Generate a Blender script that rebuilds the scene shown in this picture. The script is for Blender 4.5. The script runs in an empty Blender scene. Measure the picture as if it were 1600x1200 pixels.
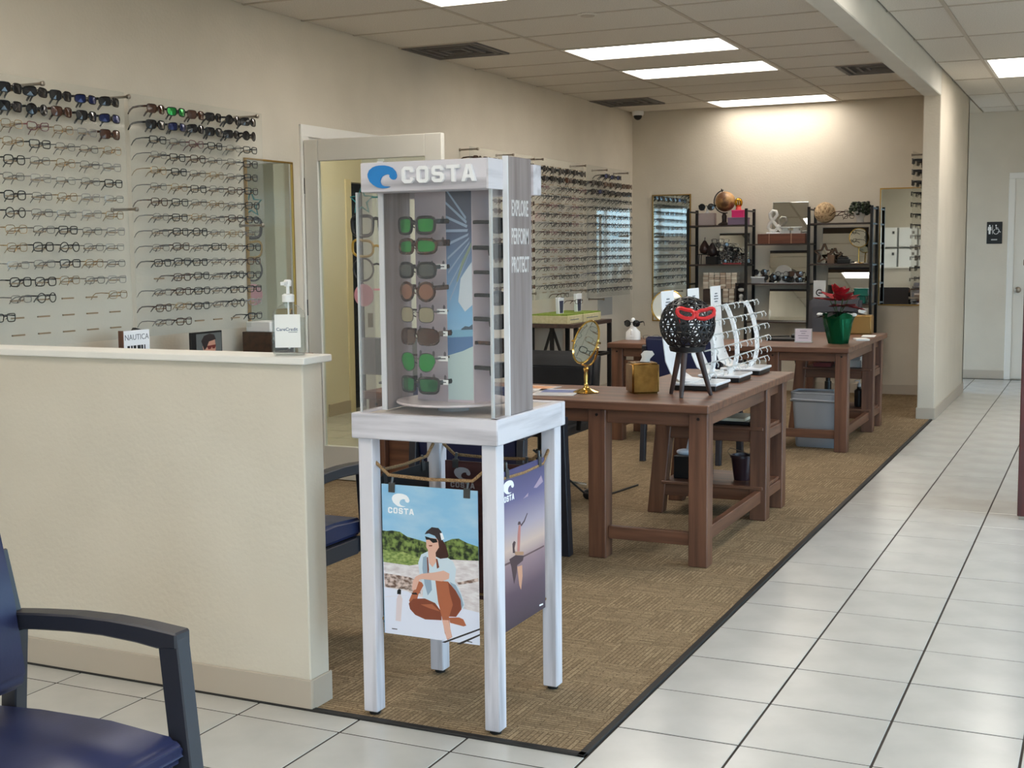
import bpy, bmesh, math, random
from mathutils import Matrix, Vector, Euler
random.seed(7)
S = bpy.context.scene
C = S.collection
R = math.radians
# ------------------------------------------------------------------ camera
cd = bpy.data.cameras.new('camera'); cam = bpy.data.objects.new('camera', cd); C.objects.link(cam)
cd.sensor_width = 36.0; cd.lens = 45.0; cd.clip_start = 0.05; cd.clip_end = 200
YAW, PITCH, ROLL, CH = 0.436438, 0.102442, -0.0102867, 1.447
_f = Vector((-math.sin(YAW) * math.cos(PITCH), math.cos(YAW) * math.cos(PITCH), -math.sin(PITCH)))
_r0 = Vector((math.cos(YAW), math.sin(YAW), 0)); _u0 = _r0.cross(_f)
_r = math.cos(ROLL) * _r0 + math.sin(ROLL) * _u0; _u = _r.cross(_f)
cam.matrix_world = Matrix(((_r.x, _u.x, -_f.x, 0), (_r.y, _u.y, -_f.y, 0), (_r.z, _u.z, -_f.z, CH), (0, 0, 0, 1)))
S.camera = cam
# ------------------------------------------------------------------ light and exposure
W = bpy.data.worlds.new('daylight'); S.world = W; W.use_nodes = True
bg = W.node_tree.nodes['Background']; bg.inputs[1].default_value = 8.0
_wn, _wl = W.node_tree.nodes, W.node_tree.links
_tc = _wn.new('ShaderNodeTexCoord'); _sx = _wn.new('ShaderNodeSeparateXYZ'); _cr = _wn.new('ShaderNodeValToRGB')
_wl.new(_tc.outputs['Generated'], _sx.inputs[0]); _mr = _wn.new('ShaderNodeMapRange')
_mr.inputs[1].default_value = -1; _mr.inputs[2].default_value = 1; _wl.new(_sx.outputs[2], _mr.inputs[0]); _wl.new(_mr.outputs[0], _cr.inputs[0])
_cr.color_ramp.elements[0].position = .485; _cr.color_ramp.elements[0].color = (.16, .155, .15, 1)     # street and pavement below the horizon
_cr.color_ramp.elements[1].position = .515; _cr.color_ramp.elements[1].color = (.50, .74, 1.04, 1)     # open sky above it
_wl.new(_cr.outputs[0], bg.inputs[0])
LAMP = 10.5          # strength of the ceiling light diffusers
S.view_settings.view_transform = 'Standard'; S.view_settings.look = 'None'
S.view_settings.gamma = 1.0; S.view_settings.use_curve_mapping = False
S.view_settings.exposure = 0.12
S.cycles.max_bounces = 10; S.cycles.diffuse_bounces = 5; S.cycles.glossy_bounces = 4
S.cycles.transparent_max_bounces = 24; S.cycles.transmission_bounces = 6
S.cycles.use_denoising = True; S.cycles.caustics_reflective = False; S.cycles.caustics_refractive = False
S.cycles.sample_clamp_indirect = 6.0

def window_portal(name, loc, rot, sx, sy):
    l = bpy.data.lights.new(name, 'AREA'); l.shape = 'RECTANGLE'; l.size = sx; l.size_y = sy
    l.cycles.is_portal = True
    o = bpy.data.objects.new(name, l); C.objects.link(o); o.location = loc; o.rotation_euler = rot
window_portal('window_portal', (1.35, -3.06, 1.35), (R(90), 0, 0), 4.2, 2.3)
window_portal('window_portal', (3.56, 5.5, 1.35), (R(90), 0, R(90)), 7.0, 2.3)

# ------------------------------------------------------------------ materials
def lin(c):
    return tuple((x / 255 / 12.92) if x / 255 <= .04045 else ((x / 255 + .055) / 1.055) ** 2.4 for x in c) + (1.0,)
MATS = {}
def mat(name, rgb=(200, 200, 200), rough=.5, metal=0.0, spec=.5, emit=None, estr=1.0, coat=0.0, alpha=None):
    if name in MATS: return MATS[name]
    m = bpy.data.materials.new(name); m.use_nodes = True
    b = m.node_tree.nodes['Principled BSDF']
    b.inputs['Base Color'].default_value = lin(rgb); b.inputs['Roughness'].default_value = rough
    b.inputs['Metallic'].default_value = metal; b.inputs['Specular IOR Level'].default_value = spec
    b.inputs['Coat Weight'].default_value = coat
    if emit:
        b.inputs['Emission Color'].default_value = lin(emit); b.inputs['Emission Strength'].default_value = estr
    m.diffuse_color = lin(rgb); MATS[name] = m
    return m
def nodes(m): return m.node_tree.nodes, m.node_tree.links, m.node_tree.nodes['Principled BSDF']
def coords(m, scale=(1, 1, 1), kind='Object', rot=(0, 0, 0)):
    n, l, b = nodes(m)
    t = n.new('ShaderNodeTexCoord'); p = n.new('ShaderNodeMapping'); p.inputs['Scale'].default_value = scale; p.inputs['Rotation'].default_value = rot
    l.new(t.outputs[kind], p.inputs[0]); return p.outputs[0]
def noise_col(m, c1, c2, scale=(1, 1, 1), ns=5.0, detail=4, lo=.35, hi=.65, bump=0.0, bscale=None, bdist=.002, kind='Object'):
    n, l, b = nodes(m)
    v = coords(m, scale, kind)
    t = n.new('ShaderNodeTexNoise'); t.inputs['Scale'].default_value = ns; t.inputs['Detail'].default_value = detail
    l.new(v, t.inputs['Vector'])
    r = n.new('ShaderNodeValToRGB'); r.color_ramp.elements[0].position = lo; r.color_ramp.elements[1].position = hi
    r.color_ramp.elements[0].color = lin(c1); r.color_ramp.elements[1].color = lin(c2)
    l.new(t.outputs['Fac'], r.inputs[0]); l.new(r.outputs[0], b.inputs['Base Color'])
    if bump:
        t2 = t
        if bscale:
            t2 = n.new('ShaderNodeTexNoise'); t2.inputs['Scale'].default_value = bscale; t2.inputs['Detail'].default_value = 2
            l.new(v, t2.inputs['Vector'])
        bp = n.new('ShaderNodeBump'); bp.inputs['Strength'].default_value = bump; bp.inputs['Distance'].default_value = bdist
        l.new(t2.outputs['Fac'], bp.inputs['Height']); l.new(bp.outputs[0], b.inputs['Normal'])
    return m
def wood(name, c1, c2, axis, rough=.5, grain=26.0, bump=.15, lo=.3, hi=.7):
    if name + axis in MATS: return MATS[name + axis]
    m = mat(name + axis, c2, rough)
    sc = {'x': (.07, 1, 1), 'y': (1, .07, 1), 'z': (1, 1, .07)}[axis]
    return noise_col(m, c1, c2, sc, grain, 6, lo, hi, bump, None, .001)
def see_through(name, tint=(255, 255, 255), fac=.1, rough=.03, body=(255, 255, 255), gloss=.4):
    if name in MATS: return MATS[name]
    m = mat(name, body, rough); n, l, b = nodes(m)
    tr = n.new('ShaderNodeBsdfTransparent'); tr.inputs[0].default_value = lin(tint)
    lw = n.new('ShaderNodeLayerWeight'); lw.inputs['Blend'].default_value = .15
    gl = n.new('ShaderNodeBsdfGlossy'); gl.inputs['Roughness'].default_value = rough
    m1 = n.new('ShaderNodeMixShader'); m1.inputs[0].default_value = fac
    l.new(tr.outputs[0], m1.inputs[1]); l.new(b.outputs[0], m1.inputs[2])
    m2 = n.new('ShaderNodeMixShader')
    mul = n.new('ShaderNodeMath'); mul.operation = 'MULTIPLY'; mul.inputs[1].default_value = gloss
    l.new(lw.outputs['Fresnel'], mul.inputs[0]); l.new(mul.outputs[0], m2.inputs[0])
    l.new(m1.outputs[0], m2.inputs[1]); l.new(gl.outputs[0], m2.inputs[2])
    l.new(m2.outputs[0], n['Material Output'].inputs[0])
    return m

WALL = noise_col(mat('wall_paint', (214, 205, 189), .75, spec=.25), (211, 202, 186), (217, 208, 192), (1, 1, 1), 3, 2, .3, .7, .35, 55, .004)
CAPW = mat('white_trim_paint', (236, 233, 226), .45)
DOORW = mat('door_paint', (226, 222, 212), .4)
BASE = mat('tan_vinyl_baseboard', (188, 176, 160), .5)
BEAM = noise_col(mat('beam_paint', (216, 212, 202), .75, spec=.25), (213, 209, 199), (219, 215, 205), (1, 1, 1), 3, 2, .3, .7, .25, 50, .003)
CTILE = noise_col(mat('ceiling_tile_face', (222, 217, 208), .95, spec=.1), (213, 207, 197), (230, 225, 216), (1, 1, 1), 140, 3, .35, .6, .4, None, .003)
CGRID = mat('ceiling_grid_metal', (196, 186, 172), .6)
TILE = noise_col(mat('floor_tile_glaze', (197, 195, 190), .22, spec=.5), (190, 188, 183), (204, 202, 197), (1, 1, 1), 4, 5, .3, .7, .04, 30, .001)
GROUT = mat('dark_grout', (58, 50, 44), .9)
BLACKR = mat('black_rubber', (28, 26, 25), .6)
DARKM = mat('black_metal', (22, 21, 22), .45, .3)
CHROME = mat('chrome', (225, 225, 225), .12, 1.0)
STEEL = mat('brushed_steel', (150, 140, 128), .35, 1.0)
BRASS = mat('polished_brass', (222, 186, 106), .12, 1.0)
GOLD = noise_col(mat('antique_gold', (140, 100, 48), .28, .9), (112, 78, 36), (160, 118, 60), (1, 1, 1), 14, 5, .3, .7)
MIRR = mat('mirror_glass', (222, 226, 224), .015, 1.0)
WHITE = mat('white_plastic', (240, 240, 238), .3)
WACR = mat('white_acrylic', (246, 247, 250), .15)
BLACKP = mat('black_plastic', (18, 18, 19), .35)
PAPER = mat('white_paper', (240, 239, 235), .7)
INK = mat('black_ink', (26, 26, 28), .6)
GREYINK = mat('grey_ink', (105, 110, 118), .6)
NAVY = noise_col(mat('navy_vinyl', (34, 40, 74), .42, spec=.45), (31, 37, 70), (38, 44, 80), (1, 1, 1), 9, 3, .3, .7, .15, 160, .001)
CHARF = mat('charcoal_frame', (40, 40, 47), .42)
BLEATH = noise_col(mat('black_leather', (30, 30, 33), .4), (26, 26, 29), (35, 35, 38), (1, 1, 1), 12, 3, .3, .7, .2, 90, .001)
GREYF = mat('grey_fabric', (72, 70, 74), .9)
ACR = see_through('clear_acrylic', (251, 252, 251), .05, gloss=.2)
ACRE = see_through('acrylic_edge', (235, 240, 240), .45, .1)
ACRS = see_through('clear_acrylic_case', (252, 252, 252), .03)
GLASS = see_through('door_glass', (246, 250, 246), .02)
CLENS = see_through('clear_lens', (248, 250, 249), .05, .02, gloss=.12)
def W_(a): return wood('desk_walnut_', (78, 50, 38), (124, 84, 62), a, .42)
def WW(a): return wood('whitewashed_wood_', (158, 154, 160), (218, 214, 220), a, .6, 18, .2, .28, .50)
def GW(a): return wood('grey_driftwood_', (128, 116, 114), (168, 156, 154), a, .7, 22, .2)
CAR = mat('carpet', (128, 108, 84), .95, spec=.1)
def _carpet():
    n, l, b = nodes(CAR)
    outs = []
    for rot in (0, R(90)):
        v = coords(CAR, (1, 1, 1), 'Object', (0, 0, rot))
        t = n.new('ShaderNodeTexBrick'); t.inputs['Scale'].default_value = 1.0
        t.inputs['Brick Width'].default_value = .11; t.inputs['Row Height'].default_value = .016
        t.inputs['Mortar Size'].default_value = .0018; t.inputs['Bias'].default_value = -.1
        t.inputs['Color1'].default_value = lin((142, 122, 96)); t.inputs['Color2'].default_value = lin((166, 145, 116)); t.inputs['Mortar'].default_value = lin((116, 97, 74))
        l.new(v, t.inputs['Vector']); outs.append(t.outputs['Color'])
    ck = n.new('ShaderNodeTexChecker'); ck.inputs['Scale'].default_value = 1 / .2286
    l.new(coords(CAR), ck.inputs['Vector'])
    mx = n.new('ShaderNodeMixRGB'); l.new(ck.outputs['Fac'], mx.inputs[0]); l.new(outs[0], mx.inputs[1]); l.new(outs[1], mx.inputs[2])
    nz = n.new('ShaderNodeTexNoise'); nz.inputs['Scale'].default_value = 160; nz.inputs['Detail'].default_value = 3; l.new(coords(CAR), nz.inputs['Vector'])
    rp = n.new('ShaderNodeValToRGB'); rp.color_ramp.elements[0].color = (.55, .55, .55, 1); rp.color_ramp.elements[1].color = (1.25, 1.25, 1.25, 1)
    rp.color_ramp.elements[0].position = .3; rp.color_ramp.elements[1].position = .7
    l.new(nz.outputs['Fac'], rp.inputs[0])
    m2 = n.new('ShaderNodeMixRGB'); m2.blend_type = 'MULTIPLY'; m2.inputs[0].default_value = .8
    l.new(mx.outputs[0], m2.inputs[1]); l.new(rp.outputs[0], m2.inputs[2]); l.new(m2.outputs[0], b.inputs['Base Color'])
    bp = n.new('ShaderNodeBump'); bp.inputs['Strength'].default_value = .5; bp.inputs['Distance'].default_value = .003
    l.new(nz.outputs['Fac'], bp.inputs['Height']); l.new(bp.outputs[0], b.inputs['Normal'])
_carpet()

# ------------------------------------------------------------------ mesh helpers
class MB:
    def __init__(s): s.v = []; s.f = []; s.m = []
    def add(s, vs, fs, mi=0, M=None):
        o = len(s.v)
        s.v += [tuple(M @ Vector(p)) if M is not None else tuple(p) for p in vs]
        s.f += [tuple(i + o for i in f) for f in fs]; s.m += [mi] * len(fs); return s
    def box(s, x0, x1, y0, y1, z0, z1, mi=0, M=None):
        v = [(x0, y0, z0), (x1, y0, z0), (x1, y1, z0), (x0, y1, z0), (x0, y0, z1), (x1, y0, z1), (x1, y1, z1), (x0, y1, z1)]
        return s.add(v, [(3, 2, 1, 0), (4, 5, 6, 7), (0, 1, 5, 4), (1, 2, 6, 5), (2, 3, 7, 6), (3, 0, 4, 7)], mi, M)
    def prism(s, poly, ext, mi=0, M=None):
        n = len(poly); e = Vector(ext)
        v = [Vector(p) for p in poly]; v = v + [p + e for p in v]
        return s.add(v, [tuple(range(n - 1, -1, -1)), tuple(range(n, 2 * n))] + [(i, (i + 1) % n, n + (i + 1) % n, n + i) for i in range(n)], mi, M)
    def beam(s, a, b, w, h, mi=0, up=(0, 0, 1)):
        a = Vector(a); b = Vector(b); d = (b - a).normalized(); sd = d.cross(Vector(up)).normalized(); u = sd.cross(d)
        q = [a - sd * w / 2 - u * h / 2, a + sd * w / 2 - u * h / 2, a + sd * w / 2 + u * h / 2, a - sd * w / 2 + u * h / 2]
        return s.prism(q, b - a, mi)
    def tube(s, pts, r, n=6, closed=False, mi=0, M=None, flat=1.0, cap=True):
        P = [Vector(p) for p in pts]; k = len(P); vs = []; prev = None
        rr = r if isinstance(r, (list, tuple)) else [r] * k
        for i, p in enumerate(P):
            a = P[(i - 1) % k] if (closed or i > 0) else P[i]; b = P[(i + 1) % k] if (closed or i < k - 1) else P[i]
            d = (b - a).normalized()
            if prev is None:
                x = d.cross(Vector((0, 0, 1)))
                if x.length < .1: x = d.cross(Vector((0, 1, 0)))
                x.normalize()
            else:
                x = (prev - d * prev.dot(d))
                if x.length < 1e-6: x = d.cross(Vector((0, 0, 1)))
                x.normalize()
            prev = x; y = d.cross(x)
            for j in range(n):
                t = 2 * math.pi * j / n
                vs.append(p + x * math.cos(t) * rr[i] * flat + y * math.sin(t) * rr[i])
        fs = []
        for i in range(k if closed else k - 1):
            for j in range(n):
                a = i * n + j; b = i * n + (j + 1) % n; c = ((i + 1) % k) * n + (j + 1) % n; d = ((i + 1) % k) * n + j
                fs.append((a, b, c, d))
        if not closed and cap:
            fs.append(tuple(range(n - 1, -1, -1))); fs.append(tuple(range((k - 1) * n, k * n)))
        return s.add(vs, fs, mi, M)
    def lathe(s, prof, c=(0, 0, 0), n=20, mi=0, M=None, cap=True):
        vs = []; k = len(prof)
        for r, z in prof:
            for j in range(n):
                t = 2 * math.pi * j / n; vs.append((c[0] + r * math.cos(t), c[1] + r * math.sin(t), c[2] + z))
        fs = [(i * n + j, i * n + (j + 1) % n, (i + 1) * n + (j + 1) % n, (i + 1) * n + j) for i in range(k - 1) for j in range(n)]
        if cap: fs += [tuple(range(n - 1, -1, -1)), tuple(range((k - 1) * n, k * n))]
        return s.add(vs, fs, mi, M)
    def ball(s, c, r, n=16, k=10, mi=0, sq=(1, 1, 1), M=None):
        prof = [(max(math.sin(math.pi * i / k), .002), -math.cos(math.pi * i / k)) for i in range(k + 1)]
        T = Matrix.Translation(c) @ Matrix.Diagonal((r * sq[0], r * sq[1], r * sq[2], 1))
        return s.lathe(prof, (0, 0, 0), n, mi, T if M is None else M @ T)
def mesh(name, mb, mats, org=(0, 0, 0), bevel=0, smooth=None, seg=1):
    me = bpy.data.meshes.new(name); o = Vector(org)
    me.from_pydata([tuple(Vector(p) - o) for p in mb.v], [], mb.f)
    if not isinstance(mats, (list, tuple)): mats = [mats]
    for m in mats: me.materials.append(m)
    me.polygons.foreach_set('material_index', mb.m)
    bm = bmesh.new(); bm.from_mesh(me)
    bmesh.ops.recalc_face_normals(bm, faces=bm.faces)
    if bevel:
        es = [e for e in bm.edges if len(e.link_faces) == 2 and e.calc_face_angle(0) > R(40)]
        bmesh.ops.bevel(bm, geom=es, offset=bevel, segments=seg, affect='EDGES', clamp_overlap=True)
    bm.to_mesh(me); bm.free()
    if smooth:
        me.polygons.foreach_set('use_smooth', [True] * len(me.polygons)); me.set_sharp_from_angle(angle=R(smooth))
    me.update(); return me
def obj(name, me, parent=None, loc=(0, 0, 0), rot=(0, 0, 0)):
    o = bpy.data.objects.new(name, me); C.objects.link(o); o.location = loc; o.rotation_euler = rot
    if parent: o.parent = parent
    return o
def part(name, mb, mats, parent, bevel=0, smooth=None, seg=1, label=None):
    """mb is in the frame of the world; the part hangs under its parent (unrotated roots only)"""
    org = Vector(parent['_o']) if '_o' in parent else Vector((0, 0, 0))
    o = obj(name, mesh(name, mb, mats, org, bevel, smooth, seg), parent)
    o['_o'] = tuple(org)
    if label: o['label'] = label
    return o
def thing(name, label, cat, loc=(0, 0, 0), rotz=0.0, group=None, local=False):
    o = obj(name, None, None, loc, (0, 0, rotz)); o['label'] = label; o['category'] = cat
    o.empty_display_size = .05
    o['_o'] = (0, 0, 0) if local else tuple(loc)
    if group: o['group'] = group
    return o
def single(name, label, cat, mb, mats, org, bevel=0, smooth=None, group=None, seg=1):
    o = obj(name, mesh(name, mb, mats, org, bevel, smooth, seg), None, org); o['label'] = label; o['category'] = cat
    if group: o['group'] = group
    o['_o'] = tuple(org); return o
def struct(name, mb, mats, bevel=0, smooth=None, parent=None):
    o = obj(name, mesh(name, mb, mats, (0, 0, 0), bevel, smooth), parent); o['_o'] = (0, 0, 0)
    if parent is None: o['kind'] = 'structure'
    return o
def copy_thing(src, loc, rotz, label, group=None):
    r = src.copy(); C.objects.link(r); r.location = loc; r.rotation_euler = (0, 0, rotz); r['label'] = label
    if group: r['group'] = group
    for ch in src.children:
        c = ch.copy(); C.objects.link(c); c.parent = r
        for g in ch.children:
            d = g.copy(); C.objects.link(d); d.parent = c
    return r
def text_mesh(body, size, ext=.0005, bold=0.0, align='CENTER'):
    cu = bpy.data.curves.new('text', 'FONT'); cu.body = body; cu.size = size; cu.extrude = ext; cu.offset = bold
    cu.align_x = align; cu.align_y = 'CENTER'; cu.resolution_u = 3
    o = bpy.data.objects.new('text', cu); C.objects.link(o)
    bpy.context.view_layer.update()
    me = bpy.data.meshes.new_from_object(o.evaluated_get(bpy.context.evaluated_depsgraph_get()))
    bpy.data.objects.remove(o); return me
def text(name, body, size, m, parent, loc, rot, ext=.0005, bold=0.0, sx=1.0, align='CENTER'):
    me = text_mesh(body, size, ext, bold, align); me.materials.clear(); me.materials.append(m); me.name = name
    org = Vector(parent['_o']) if '_o' in parent else Vector((0, 0, 0))
    o = obj(name, me, parent, Vector(loc) - org, rot); o.scale = (sx, 1, 1); o['_o'] = tuple(org); return o

# ------------------------------------------------------------------ room shell
XL, YB, ZC = -4.66, 13.09, 2.905
XH, YH = -1.31, 15.0          # hall side of the stub wall, hall end wall
DY0, DY1, DZ = 6.93, 7.80, 2.19
b = MB(); b.box(XL - .12, XL, -3.1, DY0, 0, 3.0); b.box(XL - .12, XL, DY1, YB + .12, 0, 3.0); b.box(XL - .12, XL, DY0, DY1, DZ, 3.0)
struct('wall_left', b, WALL)
b = MB(); b.box(XL, -1.45, YB, YB + .12, 0, 3.0); struct('wall_back', b, WALL)
b = MB(); b.box(-1.45, XH, 11.25, 13.57, 0, 3.0); struct('wall_hall_left', b, WALL, .006)
b = MB(); b.box(-3.0, 3.6, YH, YH + .12, 0, 3.0); struct('wall_hall_end', b, WALL)
b = MB(); b.box(3.6, 3.72, -3.1, YH, 0, .2); b.box(3.6, 3.72, -3.1, YH, 2.5, 3.0); b.box(3.6, 3.72, -3.1, 2.0, .2, 2.5); b.box(3.6, 3.72, 9.0, YH, .2, 2.5)
struct('wall_right', b, WALL)
b = MB(); b.box(XL - .12, -.75, -3.22, -3.1, 0, 3.0); b.box(3.45, 3.72, -3.22, -3.1, 0, 3.0); b.box(-.75, 3.45, -3.22, -3.1, 0, .2); b.box(-.75, 3.45, -3.22, -3.1, 2.5, 3.0)
struct('wall_front', b, WALL)
def window(name, along, c0, c1, fixed, z0, z1, n):
    f = MB()
    def bx(a0, a1, zz0, zz1, t=.04):
        if along == 'x': f.box(a0, a1, fixed - t, fixed + t, zz0, zz1)
        else: f.box(fixed - t, fixed + t, a0, a1, zz0, zz1)
    bx(c0, c1, z0, z0 + .06); bx(c0, c1, z1 - .06, z1)
    for i in range(n + 1):
        a = c0 + (c1 - c0 - .06) * i / n; bx(a, a + .06, z0 + .06, z1 - .06)
    fr = struct(name, f, DARKM)
    for i in range(n):
        a0 = c0 + (c1 - c0 - .06) * i / n + .06; a1 = c0 + (c1 - c0 - .06) * (i + 1) / n
        g = MB()
        if along == 'x': g.box(a0, a1, fixed - .004, fixed + .004, z0 + .06, z1 - .06)
        else: g.box(fixed - .004, fixed + .004, a0, a1, z0 + .06, z1 - .06)
        part('pane', g, GLASS, fr)
window('window_1', 'x', -.75, 3.45, -3.16, .2, 2.5, 3)
window('window_2', 'y', 2.0, 9.0, 3.66, .2, 2.5, 4)
# partition (half wall) with its cap
b = MB(); b.box(XL, -2.262, 3.311, 3.42, 0, 1.108); struct('wall_partition', b, WALL, .004)
b = MB(); b.box(XL, -2.238, 3.287, 3.444, 1.108, 1.131); struct('trim_2', b, CAPW, .003)
# beam between the two ceilings
b = MB(); b.box(-1.45, XH, -3.1, 11.25, 2.70, 3.0); struct('trim_1', b, BEAM, .006)
# baseboards
def baseboard(name, *boxes):
    b = MB()
    for x in boxes: b.box(*x, 0, .1)
    struct(name, b, BASE, .003)
baseboard('baseboard_left', (XL, XL + .008, 3.43, DY0 - .09), (XL, XL + .008, DY1 + .09, YB))
baseboard('baseboard_back', (XL + .008, -1.45, YB - .008, YB))
baseboard('baseboard_partition', (XL, -2.254, 3.303, 3.311), (-2.262, -2.254, 3.311, 3.425))
baseboard('baseboard_hall', (XH, XH + .008, 11.25, 13.57), (-1.458, XH + .008, 11.242, 11.25), (-1.458, -1.45, 11.25, YB - .008))
baseboard('baseboard_end', (-2.9, -1.02, YH - .008, YH))
# ---- floor
XG, YG, TG = -1.3203, 3.5679, .37926
b = MB(); b.box(XL - 2.6, 3.72, -3.22, YH + .12, -.06, -.0018)
floor = struct('floor', b, GROUT)
_tm = {}
def floor_tile(x0, x1, y0, y1):
    k = (round(x1 - x0, 3), round(y1 - y0, 3))
    if k not in _tm:
        t = MB(); t.box(-k[0] / 2, k[0] / 2, -k[1] / 2, k[1] / 2, -.006, 0); _tm[k] = mesh('tile', t, TILE, (0, 0, 0), .0015)
    obj('tile', _tm[k], floor, ((x0 + x1) / 2, (y0 + y1) / 2, random.uniform(-.0004, .0003)))
g = .0036
for i in range(0, 4):
    for j in range(-7, 30):
        x0 = XG + TG * i + g; x1 = XG + TG * (i + 1) - g; y0 = YG + TG * j + g; y1 = y0 + TG - 2 * g
        floor_tile(x0, x1, y0, y1)
for i in range(-9, 0):
    for j in range(-4, 0):
        x0 = XG + TG * i + g; x1 = XG + TG * (i + 1) - g; y0 = YG + TG * j + g; y1 = min(y0 + TG - 2 * g, 3.302)
        floor_tile(x0, x1, y0, y1)
for i in range(-2, 0):
    for j in range(26, 30): floor_tile(XG + TG * i + g, XG + TG * (i + 1) - g, YG + TG * j + g, YG + TG * (j + 1) - g)
b = MB()
for i in range(4, 13):
    for j in range(-17, 30): b.box(XG + TG * i + g, XG + TG * (i + 1) - g, YG + TG * j + g, YG + TG * (j + 1) - g, -.006, 0)
for i in range(-9, 4):
    for j in range(-17, -7 if i >= 0 else -4): b.box(XG + TG * i + g, XG + TG * (i + 1) - g, YG + TG * j + g, YG + TG * (j + 1) - g, -.006, 0)
for i in range(-15, -8):
    for j in range(8, 24): b.box(XG + TG * i + g, min(XG + TG * (i + 1) - g, XL - .12), YG + TG * j + g, YG + TG * (j + 1) - g, -.006, 0)
o = part('outer_tiles', b, TILE, floor); o['kind'] = 'stuff'
b = MB(); b.box(XL, -1.345, 3.325, YB, -.006, .004); part('carpet', b, CAR, floor)
b = MB(); b.box(XL, -1.322, 3.300, 3.327, -.006, .007); b.box(-1.347, -1.322, 3.3, 11.245, -.006, .007); part('carpet_edge', b, BLACKR, floor, .003)
FZ = .004
# ---- ceiling
b = MB(); b.box(XL - 2.6, 3.72, -3.22, YH + .12, 2.99, 3.05)
ceil = struct('ceiling', b, CTILE)
CY = [7.53 + .6096 * k for k in range(-18, 10)]; CX = [XL, -3.685, -2.465, -1.45]
light_cells = {(1, 8.75): 1, (1, 9.97): 1, (1, 12.41): 1, (1, 6.31): 1, (1, 3.87): 1, (1, .82): 1, (1, -1.6): 1}
vent_cells = {}
_cm = {}
def ceil_tile(x0, x1, y0, y1):
    k = (round(x1 - x0, 3), round(y1 - y0, 3))
    if k[0] < .05 or k[1] < .05: return
    if k not in _cm:
        t = MB(); t.box(-k[0] / 2, k[0] / 2, -k[1] / 2, k[1] / 2, 0, .014); _cm[k] = mesh('ceiling_tile', t, CTILE, (0, 0, 0), .003)
    obj('ceiling_tile', _cm[k], ceil, ((x0 + x1) / 2, (y0 + y1) / 2, ZC + random.uniform(.001, .004)))
def is_light(ci, y): return any(c == ci and abs(y - yy) < .05 for (c, yy) in light_cells)
grid = MB()
ys = [y for y in CY if y > -3.2] + [YB]
for a, y0 in enumerate(ys[:-1]):
    y1 = ys[a + 1]
    for ci in range(3):
        if is_light(ci, y0): continue
        x0, x1 = CX[ci], CX[ci + 1]
        hole = None
        if ci == 0 and abs(y0 - 8.14) < .05: hole = (XL, -4.07)
        if ci == 0 and abs(y0 - 11.80) < .05: hole = (XL, -4.07)
        if ci == 2 and abs(y0 - 10.58) < .05: hole = (-2.06, -1.45)
        if hole:
            if hole[0] > x0 + .02: ceil_tile(x0 + .012, hole[0] - .012, y0 + .012, y1 - .012)
            if hole[1] < x1 - .02: ceil_tile(hole[1] + .012, x1 - .012, y0 + .012, y1 - .012)
        else: ceil_tile(x0 + .012, x1 - .012, y0 + .012, y1 - .012)
    grid.box(XL, -1.45, y0 - .012, y0 + .012, ZC - .001, ZC + .02)
for x in CX[1:3]: grid.box(x - .012, x + .012, -3.1, YB, ZC - .002, ZC + .02)
HX = [XH, -.96, -.35, .26, .87, 1.48, 2.09, 2.70, 3.31, 3.6]; HY = [10.79 + 1.2192 * k for k in range(-11, 4)] + [YH]
ORD = ['first', 'second', 'third', 'fourth', 'fifth', 'sixth', 'seventh', 'eighth', 'ninth', 'tenth', 'eleventh', 'twelfth', 'thirteenth', 'fourteenth', 'fifteenth']
hall_lights = {(1, 10.79), (4, 10.79), (1, 5.91), (4, 5.91), (1, 1.04), (4, 1.04), (2, -1.4), (5, -1.4)}
for a, y0 in enumerate(HY[:-1]):
    y1 = HY[a + 1]
    for ci in range(len(HX) - 1):
        if any(c == ci and abs(y - y0) < .1 for c, y in hall_lights): continue
        ceil_tile(HX[ci] + .012, HX[ci + 1] - .012, y0 + .012, y1 - .012)
    grid.box(HX[0], 3.6, y0 - .012, y0 + .012, ZC - .001, ZC + .02)
for x in HX[1:-1]: grid.box(x - .012, x + .012, -3.1, YH, ZC - .002, ZC + .02)
b = MB(); b.box(-3.0, XH, 13.57, YH, ZC, ZC + .02); b.box(-3.0, -1.31, 13.5, 13.57, 0, 2.95)
part('hall_return', b, WALL, ceil)
part('grid', grid, CGRID, ceil)
DIFF = mat('light_diffuser', (255, 255, 255), .4, emit=(255, 248, 239), estr=LAMP)
DIFF2 = mat('light_diffuser_dimmed', (255, 255, 255), .4, emit=(255, 248, 239), estr=LAMP * .74)  # dimmed on purpose to weaken the glow on the back wall
def ceiling_light(x0, x1, y0, y1, label, dm=None):
    cx, cy = (x0 + x1) / 2, (y0 + y1) / 2
    t = thing('ceiling_light', label, 'ceiling light', (cx, cy, ZC), 0, 'fluorescent ceiling lights')
    f = MB(); w = .022
    f.box(x0, x1, y0, y0 + w, ZC - .004, ZC + .06); f.box(x0, x1, y1 - w, y1, ZC - .004, ZC + .06)
    f.box(x0, x0 + w, y0 + w, y1 - w, ZC - .004, ZC + .06); f.box(x1 - w, x1, y0 + w, y1 - w, ZC - .004, ZC + .06)
    part('frame', f, CAPW, t)
    d = MB(); d.box(x0 + w, x1 - w, y0 + w, y1 - w, ZC + .044, ZC + .052); part('diffuser', d, dm or DIFF, t)
    h = MB(); h.box(x0 + .005, x1 - .005, y0 + .005, y1 - .005, ZC + .061, ZC + .07); part('housing', h, CAPW, t)
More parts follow.
